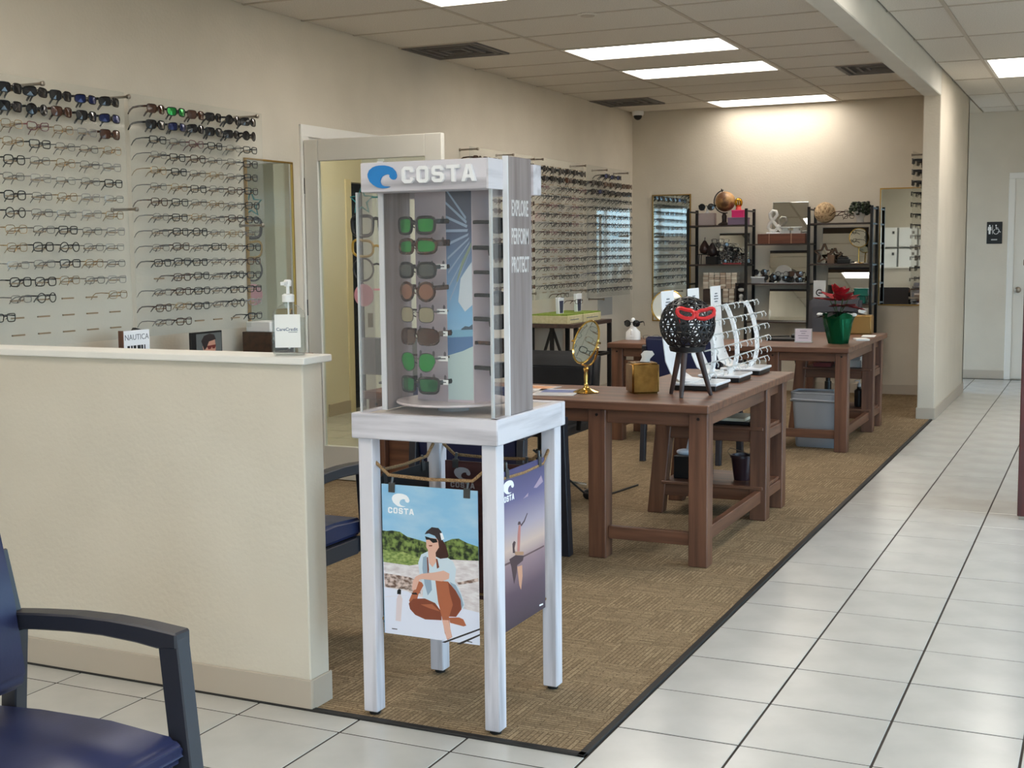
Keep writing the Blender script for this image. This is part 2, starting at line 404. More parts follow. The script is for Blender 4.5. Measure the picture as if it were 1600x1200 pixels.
LL = {8.75: 'bright lit ceiling panel, largest in view, second from nearest', 9.97: 'bright lit ceiling panel just behind the largest one in view', 12.41: 'bright lit ceiling panel close to the back wall',
      6.31: 'bright lit ceiling panel cut off by the top of the picture', .82: 'lit ceiling panel above the waiting area, out of view', -1.6: 'lit ceiling panel nearest the front windows', 3.87: 'lit ceiling panel above the white partition, out of view'}
for (ci, y), _ in light_cells.items():
    y0 = min(CY, key=lambda v: abs(v - y)); ceiling_light(CX[1] + .014, CX[2] - .014, y0 + .014, y0 + .5956, LL[y], DIFF2 if y == 12.41 else None)
for k, (ci, y) in enumerate(sorted(hall_lights)):
    y0 = min(HY, key=lambda v: abs(v - y))
    ceiling_light(HX[ci] + .014, HX[ci + 1] - .014, y0 + .014, y0 + 1.205, 'lit hall ceiling panel at the right picture edge' if (ci, y) == (1, 10.79) else 'lit hall ceiling panel beyond the right picture edge, %s of those counted from the front' % ORD[k])
VENT = mat('vent_grey', (112, 107, 104), .6)
def ceiling_vent(x0, x1, y0, y1, label):
    t = thing('ceiling_vent', label, 'air vent', ((x0 + x1) / 2, (y0 + y1) / 2, ZC), 0, 'square ceiling vents')
    f = MB(); w = .03
    f.box(x0, x1, y0, y0 + w, ZC - .006, ZC + .02); f.box(x0, x1, y1 - w, y1, ZC - .006, ZC + .02); f.box(x0, x0 + w, y0 + w, y1 - w, ZC - .006, ZC + .02); f.box(x1 - w, x1, y0 + w, y1 - w, ZC - .006, ZC + .02)
    part('frame', f, VENT, t)
    bk = MB(); bk.box(x0 + w, x1 - w, y0 + w, y1 - w, ZC + .016, ZC + .02); part('backing', bk, mat('vent_dark', (84, 80, 78), .8), t)
    cx, cy = (x0 + x1) / 2, (y0 + y1) / 2
    for q in (.22, .15, .085):
        s = MB(); hx, hy = (x1 - x0) / 2 * q / .27, (y1 - y0) / 2 * q / .27
        for (a0, a1, c0, c1) in ((-hx, hx, -hy, -hy + .022), (-hx, hx, hy - .022, hy), (-hx, -hx + .022, -hy + .022, hy - .022), (hx - .022, hx, -hy + .022, hy - .022)):
            s.box(cx + a0, cx + a1, cy + c0, cy + c1, ZC - .003, ZC + .014)
        part('louver_ring', s, VENT, t)
ceiling_vent(XL + .01, -4.07, 8.152, 8.738, 'dark grey square ceiling vent against left wall, nearest the camera')
ceiling_vent(XL + .01, -4.07, 11.81, 12.395, 'dark grey square ceiling vent near the back left corner')
ceiling_vent(-2.05, -1.46, 10.59, 11.18, 'dark grey square ceiling vent beside the long beam')
# sprinkler-like ceiling disc and dome camera
t = thing('ceiling_speaker', 'small round pale disc on the ceiling above the stand', 'speaker', (-2.98, 7.55, ZC))
b = MB(); b.lathe([(.06, 0), (.065, -.006), (.05, -.012)], (-2.98, 7.55, ZC + .004), 20); part('rim', b, CTILE, t, 0, 40)
b = MB(); b.lathe([(.045, -.004), (.044, -.012), (.02, -.014)], (-2.98, 7.55, ZC), 16); part('grille', b, CGRID, t, 0, 40)
t = thing('security_camera', 'white dome security camera in the back left ceiling corner', 'camera', (-4.55, 12.95, ZC))
b = MB(); b.lathe([(.06, 0), (.062, -.03), (.055, -.045)], (-4.55, 12.95, ZC + .002), 20); part('housing', b, WHITE, t, 0, 40)
b = MB(); b.ball((-4.55, 12.95, ZC - .045), .045, 16, 10); part('dome', b, BLACKP, t, 0, 60)

# ---- left doorway, room beyond it, open glass door
b = MB()
for y0, y1 in ((DY0 - .075, DY0 + .012), (DY1 - .012, DY1 + .075)): b.box(XL, XL + .016, y0, y1, 0, DZ)
b.box(XL, XL + .016, DY0 - .075, DY1 + .075, DZ, DZ + .075)
b.box(XL - .12, XL, DY0, DY0 + .014, 0, DZ); b.box(XL - .12, XL, DY1 - .014, DY1, 0, DZ); b.box(XL - .12, XL, DY0, DY1, DZ - .014, DZ)
b.box(XL - .118, XL + .004, DY0 + .014, DY0 + .05, 0, DZ - .014)
struct('trim_3', b, CAPW, .002)
CREAM = mat('cream_room_paint', (232, 226, 206), .8)
b = MB(); b.box(-6.42, -6.3, 6.0, 10.05, 0, 3.0); b.box(-6.42, -6.3, 10.05, 10.9, 2.1, 3.0); b.box(-6.3, XL - .12, 10.9, 11.02, 0, 3.0); b.box(-6.3, XL - .12, 6.0, 6.12, 0, 3.0)
struct('wall_side_room', b, CREAM)
b = MB(); b.box(-7.26, -7.2, 5.8, 12.5, 0, 3.0); b.box(-7.2, -6.42, 9.0, 9.1, 0, 3.0); b.box(-7.2, -6.42, 12.4, 12.5, 0, 3.0); b.box(-6.42, -6.3, 10.9, 12.5, 0, 3.0); b.box(-7.2, -6.42, 9.1, 12.4, 0.0, .004); b.box(-7.2, -6.42, 9.1, 12.4, 2.9, 2.94); struct('wall_dark_room', b, mat('unlit_room_black', (10, 9, 9), .95))  # near-black colour stands for the darkness of the unlit room
b = MB(); b.box(-6.3, -6.285, 9.97, 10.055, 0, 2.12); b.box(-6.42, -6.3, 10.04, 10.06, 0, 2.1); b.box(-6.3, -6.28, 9.5, 9.55, 0, 2.9); struct('trim_4', b, mat('cream_trim', (228, 216, 182), .5))
b = MB(); b.box(-6.3, -6.285, 9.62, 9.97, 0, .11); b.box(-6.3, -6.285, 6.12, 9.5, 0, .11); struct('baseboard_side_room', b, BASE)
t = thing('pendant_lamp', 'warm ceiling lamp in the side room, seen only by its glow', 'lamp', (-5.5, 8.6, 2.9))
b = MB(); b.lathe([(.16, 0), (.16, -.03), (.1, -.05)], (-5.5, 8.6, 2.99), 20); part('shade', b, mat('warm_lamp', (255, 240, 200), .4, emit=(255, 246, 228), estr=85), t)
b = MB(); b.lathe([(.06, 0), (.06, .005)], (-5.5, 8.6, 2.985), 12); part('base', b, WHITE, t)
d1 = thing('door_1', '', '', (-4.64, 6.90, 0)); del d1['label']; del d1['category']; d1['kind'] = 'structure'
x0, x1, y0, y1 = -4.638, -3.655, 6.87, 6.91
b = MB(); z0, z1 = .01, 2.165
b.box(x0, x0 + .10, y0, y1, z0, z1); b.box(x1 - .115, x1, y0, y1, z0, z1); b.box(x0 + .10, x1 - .115, y0, y1, 2.03, z1); b.box(x0 + .10, x1 - .115, y0, y1, z0, .225)
part('leaf', b, DOORW, d1, .003)
b = MB(); b.box(x0 + .10, x1 - .115, y0 + .016, y0 + .024, .225, 2.03); part('glass_pane', b, GLASS, d1)
for z in (1.88, 1.11, .25):
    b = MB(); b.box(-4.656, -4.636, 6.885, 6.915, z - .05, z + .05); b.lathe([(.008, -.05), (.008, .05)], (-4.644, 6.88, z), 8); part('hinge', b, DARKM, d1)
b = MB()
for yy in (y0 - .05, y1 + .05):
    b.tube([(-3.70, y0 + .02, 1.0), (-3.70, yy, 1.0), (-3.80, yy, 1.0)], .009, 8)
part('lever_handle', b, STEEL, d1, 0, 40)
b = MB(); b.box(XL - .09, XL - .05, DY1 - .018, DY1 - .013, .93, 1.03); o = single('strike_plate', 'small steel strike plate on the white door jamb', 'strike plate', b, STEEL, (XL - .07, DY1 - .015, .98)); o['kind'] = 'structure'
for k in ('label', 'category'): del o[k]
o.name = 'trim_5'

# ---- hall door and sign
b = MB(); b.box(-1.02, -.955, YH - .02, YH, 0, 2.185); b.box(-.02, .045, YH - .02, YH, 0, 2.185); b.box(-1.02, .045, YH - .02, YH, 2.185, 2.25); struct('trim_6', b, CAPW, .003)
d2 = thing('door_2', '', '', (-.5, YH - .02, 0)); del d2['label']; del d2['category']; d2['kind'] = 'structure'
b = MB(); b.box(-.955, -.02, YH - .012, YH - .001, .012, 2.185); part('leaf', b, DOORW, d2, .003)
b = MB(); Mr = Matrix.Translation((-.90, YH - .012, .985)) @ Matrix.Rotation(R(90), 4, 'X'); b.lathe([(.033, 0), (.033, .008), (.014, .012), (.014, .035), (.028, .042), (.030, .06), (.02, .068)], (0, 0, 0), 16, 0, Mr); part('knob', b, STEEL, d2, 0, 40)
t = thing('restroom_sign', 'black restroom sign with white person and wheelchair symbols', 'sign', (-1.155, YH - .004, 1.605))
b = MB(); b.box(-1.238, -1.078, YH - .008, YH, 1.487, 1.725); part('plate', b, BLACKP, t, .003)
def circ(cx, cz, r, y, n=14): return [(cx + r * math.cos(2 * math.pi * i / n), y, cz + r * math.sin(2 * math.pi * i / n)) for i in range(n)]
yy = YH - .009; b = MB()
b.prism(circ(-1.208, 1.684, .009, yy), (0, -.001, 0))
b.prism([(-1.224, yy, 1.672), (-1.192, yy, 1.672), (-1.188, yy, 1.635), (-1.197, yy, 1.632), (-1.199, yy, 1.592), (-1.217, yy, 1.592), (-1.219, yy, 1.632), (-1.228, yy, 1.635)], (0, -.001, 0))
b.box(-1.181, -1.176, yy - .001, yy, 1.592, 1.69)
b.prism(circ(-1.143, 1.686, .008, yy), (0, -.001, 0))
b.tube([(-1.143 + .026 * math.cos(a), yy, 1.618 + .026 * math.sin(a)) for a in [R(110 + i * 24) for i in range(12)]], .0035, 5)
b.tube([(-1.143, yy, 1.676), (-1.141, yy, 1.645), (-1.118, yy, 1.645), (-1.103, yy, 1.612), (-1.093, yy, 1.616)], .004, 5); b.tube([(-1.142, yy, 1.66), (-1.12, yy, 1.658)], .003, 5)
part('symbols', b, WHITE, t)
b = MB(); b.box(-1.190, -1.128, yy - .001, yy, 1.525, 1.538); part('braille_strip', b, mat('sign_grey', (190, 190, 190), .5), t)

# ------------------------------------------------------------------ armchairs (navy vinyl, charcoal frames)
def make_chair(label, loc, rotz, group):
    t = thing('armchair', label, 'chair', loc, rotz, group, local=True)
    for s in (-1, 1):
        b = MB(); b.beam((s * .268, .305, 0), (s * .268, .243, .662), .042, .052, 0, (0, 1, 0)); part('leg', b, CHARF, t, .003)
        b = MB(); b.beam((s * .268, -.255, 0), (s * .268, -.200, .63), .036, .045, 0, (0, 1, 0)); b.beam((s * .268, -.200, .622), (s * .262, -.237, .80), .03, .035, 0, (0, 1, 0)); part('leg', b, CHARF, t, .003)
        b = MB(); pts = [(-.22, .664), (-.12, .674), (-.01, .682), (.09, .684), (.18, .681), (.2695, .674), (.2695, .64), (.216, .636), (.16, .642), (.07, .646), (-.02, .644), (-.12, .637), (-.22, .628)]
        b.prism([(s * .268 - .024, y, z) for y, z in pts], (.048, 0, 0)); part('arm', b, CHARF, t, .004)
    b = MB(); b.box(-.25, .25, .21, .245, .335, .395); b.box(-.25, .25, -.275, -.24, .335, .395)
    for s in (-1, 1): b.box(s * .25 - .012, s * .25 + .012, -.24, .21, .335, .395)
    part('apron', b, CHARF, t, .003)
    b = MB(); pts = [(-.262, .425), (-.25, .395), (.255, .395), (.288, .41), (.292, .435), (.27, .458), (.1, .470), (-.1, .466), (-.25, .455)]
    b.prism([(-.243, y, z) for y, z in pts], (.486, 0, 0)); part('seat', b, NAVY, t, .016, 50, 3)
    b = MB(); pts = [(-.225, .50), (-.205, .53), (-.228, .70), (-.262, .85), (-.285, .868), (-.312, .856), (-.318, .83), (-.285, .68), (-.262, .52), (-.248, .495)]
    b.prism([(-.25, y + .06, z) for y, z in pts], (.50, 0, 0)); part('backrest', b, NAVY, t, .014, 50, 3)
    return t
gch = 'navy armchairs with charcoal frames'
ch = make_chair('navy armchair on the tile floor at the lower left picture corner', (-1.985, 1.785, 0), R(-90), gch)
copy_thing(ch, (-2.758, 3.78, FZ), 0, 'navy armchair half hidden between white partition and display stand', gch)
copy_thing(ch, (-2.572, 5.24, FZ), 0, 'navy armchair behind the display stand, facing the nearer wooden desk', gch)
copy_thing(ch, (-2.615, 8.56, FZ), 0, 'navy armchair facing the farther wooden desk, seen behind the gold tissue box', gch)

# ------------------------------------------------------------------ hand sanitizer on the partition
t = thing('sanitizer_bottle', 'clear pump bottle of hand sanitizer standing on the white partition cap', 'bottle', (-2.345, 3.365, 1.131))
cx, cy, z = -2.345, 3.365, 1.131
def rrect(hx, hy, r, n=4):
    p = []
    for sx, sy, a0 in ((1, 1, 0), (-1, 1, 90), (-1, -1, 180), (1, -1, 270)):
        for i in range(n + 1):
            a = R(a0 + 90 * i / n); p.append((sx * (hx - r) + r * math.cos(a), sy * (hy - r) + r * math.sin(a)))
    return p
def loft(b, rings, mi=0):
    n = len(rings[0]); vs = [p for r in rings for p in r]
    fs = [(i * n + j, i * n + (j + 1) % n, (i + 1) * n + (j + 1) % n, (i + 1) * n + j) for i in range(len(rings) - 1) for j in range(n)]
    fs += [tuple(range(n - 1, -1, -1)), tuple(range((len(rings) - 1) * n, len(rings) * n))]
    b.add(vs, fs, mi)
BOT = see_through('clear_bottle', (246, 248, 248), .04)
def ring(hx, hy, r, zz): return [(cx + x, cy + y, z + zz) for x, y in rrect(hx, hy, r)]
b = MB(); loft(b, [ring(.046, .026, .018, 0), ring(.052, .030, .02, .012), ring(.052, .030, .02, .12), ring(.047, .028, .02, .140), ring(.030, .02, .018, .155), ring(.016, .014, .013, .162), ring(.016, .014, .013, .172)])
part('body', b, BOT, t, 0, 40)
b = MB(); loft(b, [ring(.044, .024, .016, .003), ring(.049, .027, .018, .012), ring(.049, .027, .018, .118)]); part('gel', b, see_through('clear_gel', (240, 243, 243), .05), t, 0, 40)
b = MB(); b.box(cx - .040, cx + .040, cy - .0315, cy - .0302, z + .026, z + .130); lab = part('label_sheet', b, PAPER, t)
text('lettering', 'CareCredit', .0145, mat('label_blue', (40, 70, 110), .6), lab, (cx - .002, cy - .0318, z + .083), (R(90), 0, 0), .0002, .0001)
b = MB(); b.box(cx + .002, cx + .030, cy - .0319, cy - .0315, z + .0735, z + .0752); part('print', b, GREYINK, lab)
b = MB(); b.lathe([(.019, .168), (.019, .19), (.012, .194)], (cx, cy, z), 18); part('collar', b, WHITE, t, 0, 40)
b = MB(); b.lathe([(.0055, .19), (.0055, .222)], (cx, cy, z), 12); b.lathe([(.011, .217), (.012, .222), (.012, .234), (.009, .238)], (cx, cy, z), 14)
b.beam((cx, cy, z + .229), (cx - .012, cy - .038, z + .226), .012, .010); b.tube([(cx, cy, z + .19), (cx, cy, z + .02)], .003, 6); part('pump', b, WHITE, t, 0, 40)
t.rotation_euler = (0, 0, R(27))

# ------------------------------------------------------------------ logo letters
def letter_polys(ch):
    mir = lambda P: [(.8 - x, y) for x, y in P][::-1]
    Cc = [(0, .18), (.18, 0), (.62, 0), (.8, .18), (.8, .36), (.56, .36), (.56, .22), (.24, .22), (.24, .78), (.56, .78), (.56, .64), (.8, .64), (.8, .82), (.62, 1), (.18, 1), (0, .82)]
    Oo = [(.4, 0), (.4, .22), (.24, .22), (.24, .78), (.4, .78), (.4, 1), (.18, 1), (0, .82), (0, .18), (.18, 0)]
    Ss = [(0, .34), (0, .16), (.16, 0), (.64, 0), (.8, .16), (.8, .46), (.66, .6), (.24, .62), (.24, .78), (.56, .78), (.56, .68), (.8, .68), (.8, .84), (.64, 1), (.16, 1), (0, .84), (0, .54), (.14, .4), (.56, .38), (.56, .22), (.24, .22), (.24, .34)]
    Tt = [(.28, 0), (.52, 0), (.52, .78), (.82, .78), (.82, 1), (-.02, 1), (-.02, .78), (.28, .78)]
    Aa = [(-.06, 0), (.19, 0), (.26, .2), (.4, .2), (.4, .4), (.32, .4), (.4, .74), (.4, 1), (.24, 1)]
    return {'C': [Cc], 'O': [Oo, mir(Oo)], 'S': [Ss], 'T': [Tt], 'A': [Aa, mir(Aa)]}[ch]
WAVE = [(355, 290), (330, 298), (290, 300), (250, 293), (215, 275), (185, 250), (168, 215), (167, 195), (180, 168), (210, 147), (240, 138), (270, 135), (310, 136), (345, 143), (375, 155), (400, 180), (412, 210), (408, 228), (396, 239), (380, 241), (362, 233), (350, 218), (353, 207), (338, 200), (312, 204), (290, 215), (277, 232), (272, 250), (276, 265), (287, 277), (310, 286), (335, 288)]
WAVE = [((x - 290) / 245, (217 - y) / 245) for x, y in WAVE]      # about 1 wide, .67 high, centred
def flat_poly(b, P, fr, depth, mi=0):
    """P in 2-D, fr = (origin, xdir, ydir, normal)"""
    o, xd, yd, nn = [Vector(q) for q in fr]
    b.prism([o + xd * x + yd * y for x, y in P], nn * depth, mi)
def word(b, s, h, fr, depth, mi=0, gap=.22, wx=1.0):
    tot = len(s) * .8 + (len(s) - 1) * gap; x = -tot / 2
    for c in s:
        for P in letter_polys(c): flat_poly(b, [((px + x) * h * wx, (py - .5) * h) for px, py in P], fr, depth, mi)
        x += .8 + gap

# ------------------------------------------------------------------ sunglasses / eyeglasses builder
def rim(kind, w, h, n=16):
    out = []
    for i in range(n):
        t = 2 * math.pi * i / n; c, s = math.cos(t), math.sin(t)
        e = {'rect': .45, 'soft': .62, 'round': 1.0, 'cat': .7, 'aviator': .85, 'sport': .6, 'way': .55, 'catx': .75}[kind]
        x = w * math.copysign(abs(c) ** e, c); z = h * math.copysign(abs(s) ** e, s)
        if kind == 'cat': z += .30 * h * max(0, x / w) * (1 if s > 0 else .2)
        if kind == 'catx': z += .75 * h * (x / w) if x > 0 else .15 * h * (x / w); z *= .82 if s < 0 else 1.0
        if kind == 'aviator': x *= (1.0 + .10 * (z / h)); z *= 1.0 if s > 0 else 1.15; x += -.12 * w if (s < 0) else 0
        if kind in ('way', 'rect'): x *= 1 + .08 * (z / h)
        if kind == 'sport': z += -.12 * h * (x / w) + (.0 if s > 0 else .15 * h * (x / w))
        out.append((x, z))
    return out
def glasses_mesh(kind='rect', w=.026, h=.018, thick=.0022, wrap=1.5, tl=.135, temple=.0035, nr=5, npt=16):
    """local frame: width on x, front looks to -y, temples run to +y"""
    half = .0365 if w < .029 else .0385
    yy = lambda x: wrap * x * x
    fr = MB(); lens = []; temples = []
    for s in (-1, 1):
        P = rim(kind, w, h, npt)
        pts = [(s * (half + x), yy(half + x), z) for x, z in P]
        fr.tube(pts, thick, nr, True)
        lb = MB(); o = Vector((s * half, yy(half), 0))
        q = [o + (Vector(p) - o) * .97 for p in pts]
        lb.add(q + [o + Vector((0, -.0015, 0))], [((i + 1) % npt, i, npt) if s > 0 else (i, (i + 1) % npt, npt) for i in range(npt)]); lens.append(lb)
        tb = MB(); x0 = s * (half + w + .002); y0 = yy(half + w); z0 = h * .45
        tb.tube([(x0 - s * .004, y0, z0), (x0 + s * .002, y0 + .006, z0), (x0 + s * .001, y0 + .05, z0 + .001), (x0 - s * .003, y0 + tl * .68, z0 - .002), (x0 - s * .006, y0 + tl * .84, z0 - .014), (x0 - s * .008, y0 + tl * .96, z0 - .034)], [temple * .9, temple, temple, temple, temple * 1.05, temple * .8], 5, False, 0, None, .45 if temple < .005 else .4)
        temples.append(tb)
    g = half - w
    fr.tube([(-g - .001, 0, h * .25), (0, -.001, h * .42), (g + .001, 0, h * .25)], thick * .95, nr)
    for s in (-1, 1): fr.tube([(s * g, .001, -.002), (s * (g - .003), .008, -.006)], .0016, 4)
    return fr, lens, temples
STY = {}
def style(key, desc, frame_m, lens_m, **k):
    fr, ln, tp = glasses_mesh(**k)
    STY[key] = dict(desc=desc, frame=mesh('frame', fr, frame_m, (0, 0, 0), 0, 50), lens=[mesh('lens', l, lens_m, (0, 0, 0)) for l in ln], temple=[mesh('temple', q, frame_m, (0, 0, 0), 0, 50) for q in tp])
    one = MB()
    for src, mi in [(fr, 0)] + [(q, 0) for q in tp] + [(l, 1) for l in ln]: one.add(src.v, src.f, mi)
    STY[key]['one'] = mesh('glasses', one, [frame_m, lens_m], (0, 0, 0), 0, 50)
FBLK = mat('glossy_black_frame', (20, 20, 22), .25); FTOR = noise_col(mat('tortoise_frame', (74, 44, 30), .25), (34, 20, 16), (84, 50, 32), (1, 1, 1), 90, 3)
FGUN = mat('gunmetal_frame', (84, 80, 80), .3, .8); FGLD = mat('gold_wire_frame', (170, 136, 84), .25, .9); FCLR = mat('translucent_grey_frame', (150, 146, 142), .2)
FNVY = mat('dark_blue_frame', (34, 40, 70), .25); FWIN = mat('wine_frame', (94, 34, 40), .3); FSLV = mat('silver_wire_frame', (150, 148, 146), .25, .9)
LDRK = mat('dark_lens', (22, 22, 26), .08, coat=.4); LBRN = mat('brown_lens', (74, 46, 34), .08, coat=.4); LBLU = mat('blue_mirror_lens', (34, 44, 88), .1, .4); LGRN = mat('green_mirror_lens', (46, 150, 70), .1, .55); LGRY = mat('grey_lens', (70, 74, 72), .1, coat=.4)
LCOP = mat('copper_lens', (150, 104, 84), .12, .3); LTEA = mat('teal_mirror_lens', (40, 140, 130), .1, .55); LOLV = mat('olive_gradient_lens', (150, 140, 112), .12, coat=.3)
style('e_black', 'black rectangular eyeglasses', FBLK, CLENS, kind='rect', thick=.0024)
style('e_blacksoft', 'black soft square eyeglasses', FBLK, CLENS, kind='soft', w=.025, h=.020, thick=.0026)
style('e_wire', 'thin gunmetal wire eyeglasses', FGUN, CLENS, kind='soft', w=.026, h=.017, thick=.0013, temple=.0024)
style('e_gold', 'thin gold wire eyeglasses', FGLD, CLENS, kind='soft', w=.025, h=.019, thick=.0013, temple=.0024)
style('e_tort', 'tortoise brown eyeglasses', FTOR, CLENS, kind='way', w=.026, h=.019, thick=.0023)
style('e_clear', 'translucent grey eyeglasses', FCLR, CLENS, kind='rect', w=.026, h=.018, thick=.0019)
style('e_round', 'dark round eyeglasses', FBLK, CLENS, kind='round', w=.023, h=.022, thick=.0024)
style('e_blue', 'dark blue eyeglasses', FNVY, CLENS, kind='soft', w=.026, h=.018, thick=.0022)
style('e_wine', 'wine coloured cat-eye eyeglasses', FWIN, CLENS, kind='cat', w=.026, h=.018, thick=.0022)
style('e_silver', 'silver wire eyeglasses', FSLV, CLENS, kind='rect', w=.026, h=.016, thick=.0012, temple=.0024)
sk = dict(wrap=2.6, temple=.006)
style('s_black', 'black sunglasses', FBLK, LDRK, kind='way', w=.030, h=.022, thick=.003, **sk)
style('s_sport', 'black wraparound sunglasses', FBLK, LDRK, kind='sport', w=.032, h=.021, thick=.003, wrap=3.4, temple=.007)
style('s_blue', 'black sunglasses with blue lenses', FBLK, LBLU, kind='sport', w=.030, h=.020, thick=.0026, **sk)
style('s_brown', 'brown sunglasses', FTOR, LBRN, kind='way', w=.029, h=.022, thick=.0028, **sk)
style('s_round', 'black round sunglasses', FBLK, LDRK, kind='round', w=.027, h=.025, thick=.0028, **sk)
style('s_green', 'black sunglasses with green mirror lenses', FBLK, LGRN, kind='way', w=.029, h=.021, thick=.003, **sk)
style('c_green', 'black sunglasses with bright green mirror lenses', FBLK, LGRN, kind='way', w=.029, h=.022, thick=.0044, wrap=2.4, temple=.007)
style('c_green2', 'dark brown sunglasses with green mirror lenses', FTOR, LGRN, kind='sport', w=.031, h=.019, thick=.0046, wrap=2.8, temple=.009)
style('c_grey', 'charcoal sunglasses with grey lenses', FBLK, LGRY, kind='soft', w=.029, h=.020, thick=.004, wrap=2.4, temple=.006)
style('c_copper', 'tortoise round sunglasses with copper lenses', FTOR, LCOP, kind='round', w=.028, h=.025, thick=.004, wrap=2.0, temple=.007)
style('c_olive', 'rimless-looking sunglasses with pale olive lenses', FGUN, LOLV, kind='soft', w=.026, h=.021, thick=.0012, wrap=1.6, temple=.003)
style('c_brown', 'brown wraparound sunglasses', FTOR, LBRN, kind='sport', w=.033, h=.022, thick=.0028, wrap=3.2, temple=.008)
style('c_teal', 'aviator sunglasses with green teal lenses', FGUN, LGRN, kind='aviator', w=.028, h=.024, thick=.0013, wrap=1.6, temple=.003)
style('c_green3', 'black wraparound sunglasses with deep green lenses', FBLK, mat('deep_green_lens', (30, 110, 64), .1, .5), kind='rect', w=.031, h=.021, thick=.004, wrap=3.0, temple=.007)
style('c_red', 'red plastic novelty cat-eye glasses', mat('red_plastic', (228, 58, 62), .3), CLENS, kind='catx', w=.034, h=.0195, thick=.0082, wrap=1.0, temple=.005)
def glasses(key, label, loc, rotz, group, full=True, cat=None, tilt=0.0, scale=1.0):
    cat = cat or ('sunglasses' if key[0] in 'sc' else 'eyeglasses')
    st = STY[key]
    if full:
        t = obj(cat, None, None, loc, (tilt, 0, rotz)); t.empty_display_size = .03
        obj('frame', st['frame'], t)
        for l in st['lens']: obj('lens', l, t)
        for q in st['temple']: obj('temple', q, t)
    else:
        t = obj(cat, st['one'], None, loc, (tilt, 0, rotz))
    t.scale = (scale,) * 3
    t['label'] = label; t['category'] = cat
    if group: t['group'] = group
    return t

# ------------------------------------------------------------------ sunglasses display stand
t = thing('display_stand', 'whitewashed wooden sunglasses display stand on four legs', 'display stand', (-1.85, 3.58, FZ))
BX0, BX1, BY0, BY1 = -2.095, -1.597, 3.32, 3.835
b = MB(); w = .03
b.box(BX0, BX1 - .0005, BY0, BY0 + w, .885, .963); top = part('apron_board', b, WW('x'), t, .003)
b = MB(); b.box(BX0, BX1 - .0005, BY1 - w, BY1, .885, .963); part('apron_board', b, WW('x'), t, .003)
for xx in (BX0, BX1 - w):
    b = MB(); b.box(xx, xx + w, BY0 + (w if xx == BX0 else .0015), BY1 - w, .885, .963); part('apron_board', b, WW('y'), t, .003)
b = MB(); b.box(BX0 + w, BX1 - w, BY0 + w, BY1 - w, .93, .9585); part('inset_board', b, mat('beige_board', (205, 194, 184), .6), top)
for (x, y) in ((-2.083, 3.338), (-1.659, 3.338), (-2.083, 3.775), (-1.659, 3.775)):
    b = MB(); b.box(x, x + .05, y, y + .05, .016, .885); lg = part('leg', b, WW('z'), t, .003)
    b = MB(); b.lathe([(.017, FZ), (.02, .016)], (x + .025, y + .025, 0), 14); part('foot', b, BLACKR, lg)
b = MB(); b.box(-2.043, -1.624, 3.322, 3.424, 1.630, 1.717); hd = part('header', b, WW('x'), t, .002)
b = MB(); b.box(-1.624, -1.618, 3.323, 3.424, 1.630, 1.717); part('header_end', b, WW('y'), hd)
frm = ((0, 0, 0), (1, 0, 0), (0, 0, 1), (0, -1, 0))
def at(o): return (o, (1, 0, 0), (0, 0, 1), (0, -1, 0))
b = MB(); flat_poly(b, [(x * .1, y * .1) for x, y in WAVE], at((-1.966, 3.3222, 1.674)), .004); part('wave_logo', b, mat('logo_blue', (30, 130, 205), .4), hd)
b = MB(); word(b, 'COSTA', .049, at((-1.776, 3.3222, 1.676)), .012, 0, .2, 1.02); part('lettering', b, mat('white_letters', (244, 244, 246), .35), hd, .001)
b = MB(); b.box(-2.043, -1.596, 3.593, 3.650, 1.620, 1.712); b.box(-2.02, -1.624, 3.424, 3.593, 1.66, 1.668); part('rear_header', b, WW('x'), t, .002)
for x0, nm in ((-2.043, 'l'), (-1.620, 'r')):
    b = MB(); b.box(x0, x0 + .016, 3.426, 3.592, .963, 1.728); pk = part('side_plank', b, GW('z'), t, .002)
    b = MB(); b.box(x0 - .0005, x0 + .0165, 3.422, 3.427, .963, 1.728); part('white_edge', b, mat('plank_edge_white', (232, 232, 236), .5), pk)
    if nm == 'r':
        for wd, zz in (('EXPLORE', 1.575), ('PERFORM', 1.492), ('PROTECT', 1.408)):
            text('lettering', wd, .066, mat('faded_white_letters', (208, 203, 203), .6), pk, (x0 + .0165, 3.506, zz), (R(90), 0, R(90)), .0006, .0012, .44)
# acrylic case front with polished edges
b = MB(); b.box(-2.075, -1.625, 3.350, 3.354, .963, 1.632); ac = part('acrylic_front', b, ACRS, t)
b = MB(); b.box(-2.078, -2.073, 3.348, 3.356, .963, 1.632); part('polished_edge', b, ACRE, ac)
b = MB(); b.box(-1.629, -1.622, 3.347, 3.357, .963, 1.632); part('polished_edge', b, ACRE, ac)
b = MB(); b.box(-2.076, -2.072, 3.356, 3.44, .963, 1.632); part('acrylic_side', b, ACRS, t)
b = MB(); b.box(-1.629, -1.625, 3.357, 3.422, .963, 1.632); part('acrylic_side', b, ACRS, t)
# turning column
PINK = mat('frosted_mauve_panel', (204, 190, 196), .4)
cxc, cyc = -1.85, 3.53
b = MB(); b.lathe([(.176, .985), (.178, .988), (.176, .992)], (cxc, cyc, 0), 40); tt = part('turntable', b, mat('mauve_disc', (222, 208, 208), .3), t, 0, 40)
b = MB(); b.lathe([(.05, .955), (.05, .985)], (cxc, cyc, 0), 20); part('turntable_hub', b, ACRE, tt, 0, 40)
Pc = [(-1.962, 3.505), (-1.830, 3.458), (-1.742, 3.462), (-1.715, 3.545), (-1.78, 3.625), (-1.93, 3.61)]
b = MB(); b.prism([(x, y, .992) for x, y in Pc], (0, 0, .655)); col = part('column', b, PINK, t)
def along(p, q, u): return (p[0] + (q[0] - p[0]) * u, p[1] + (q[1] - p[1]) * u)
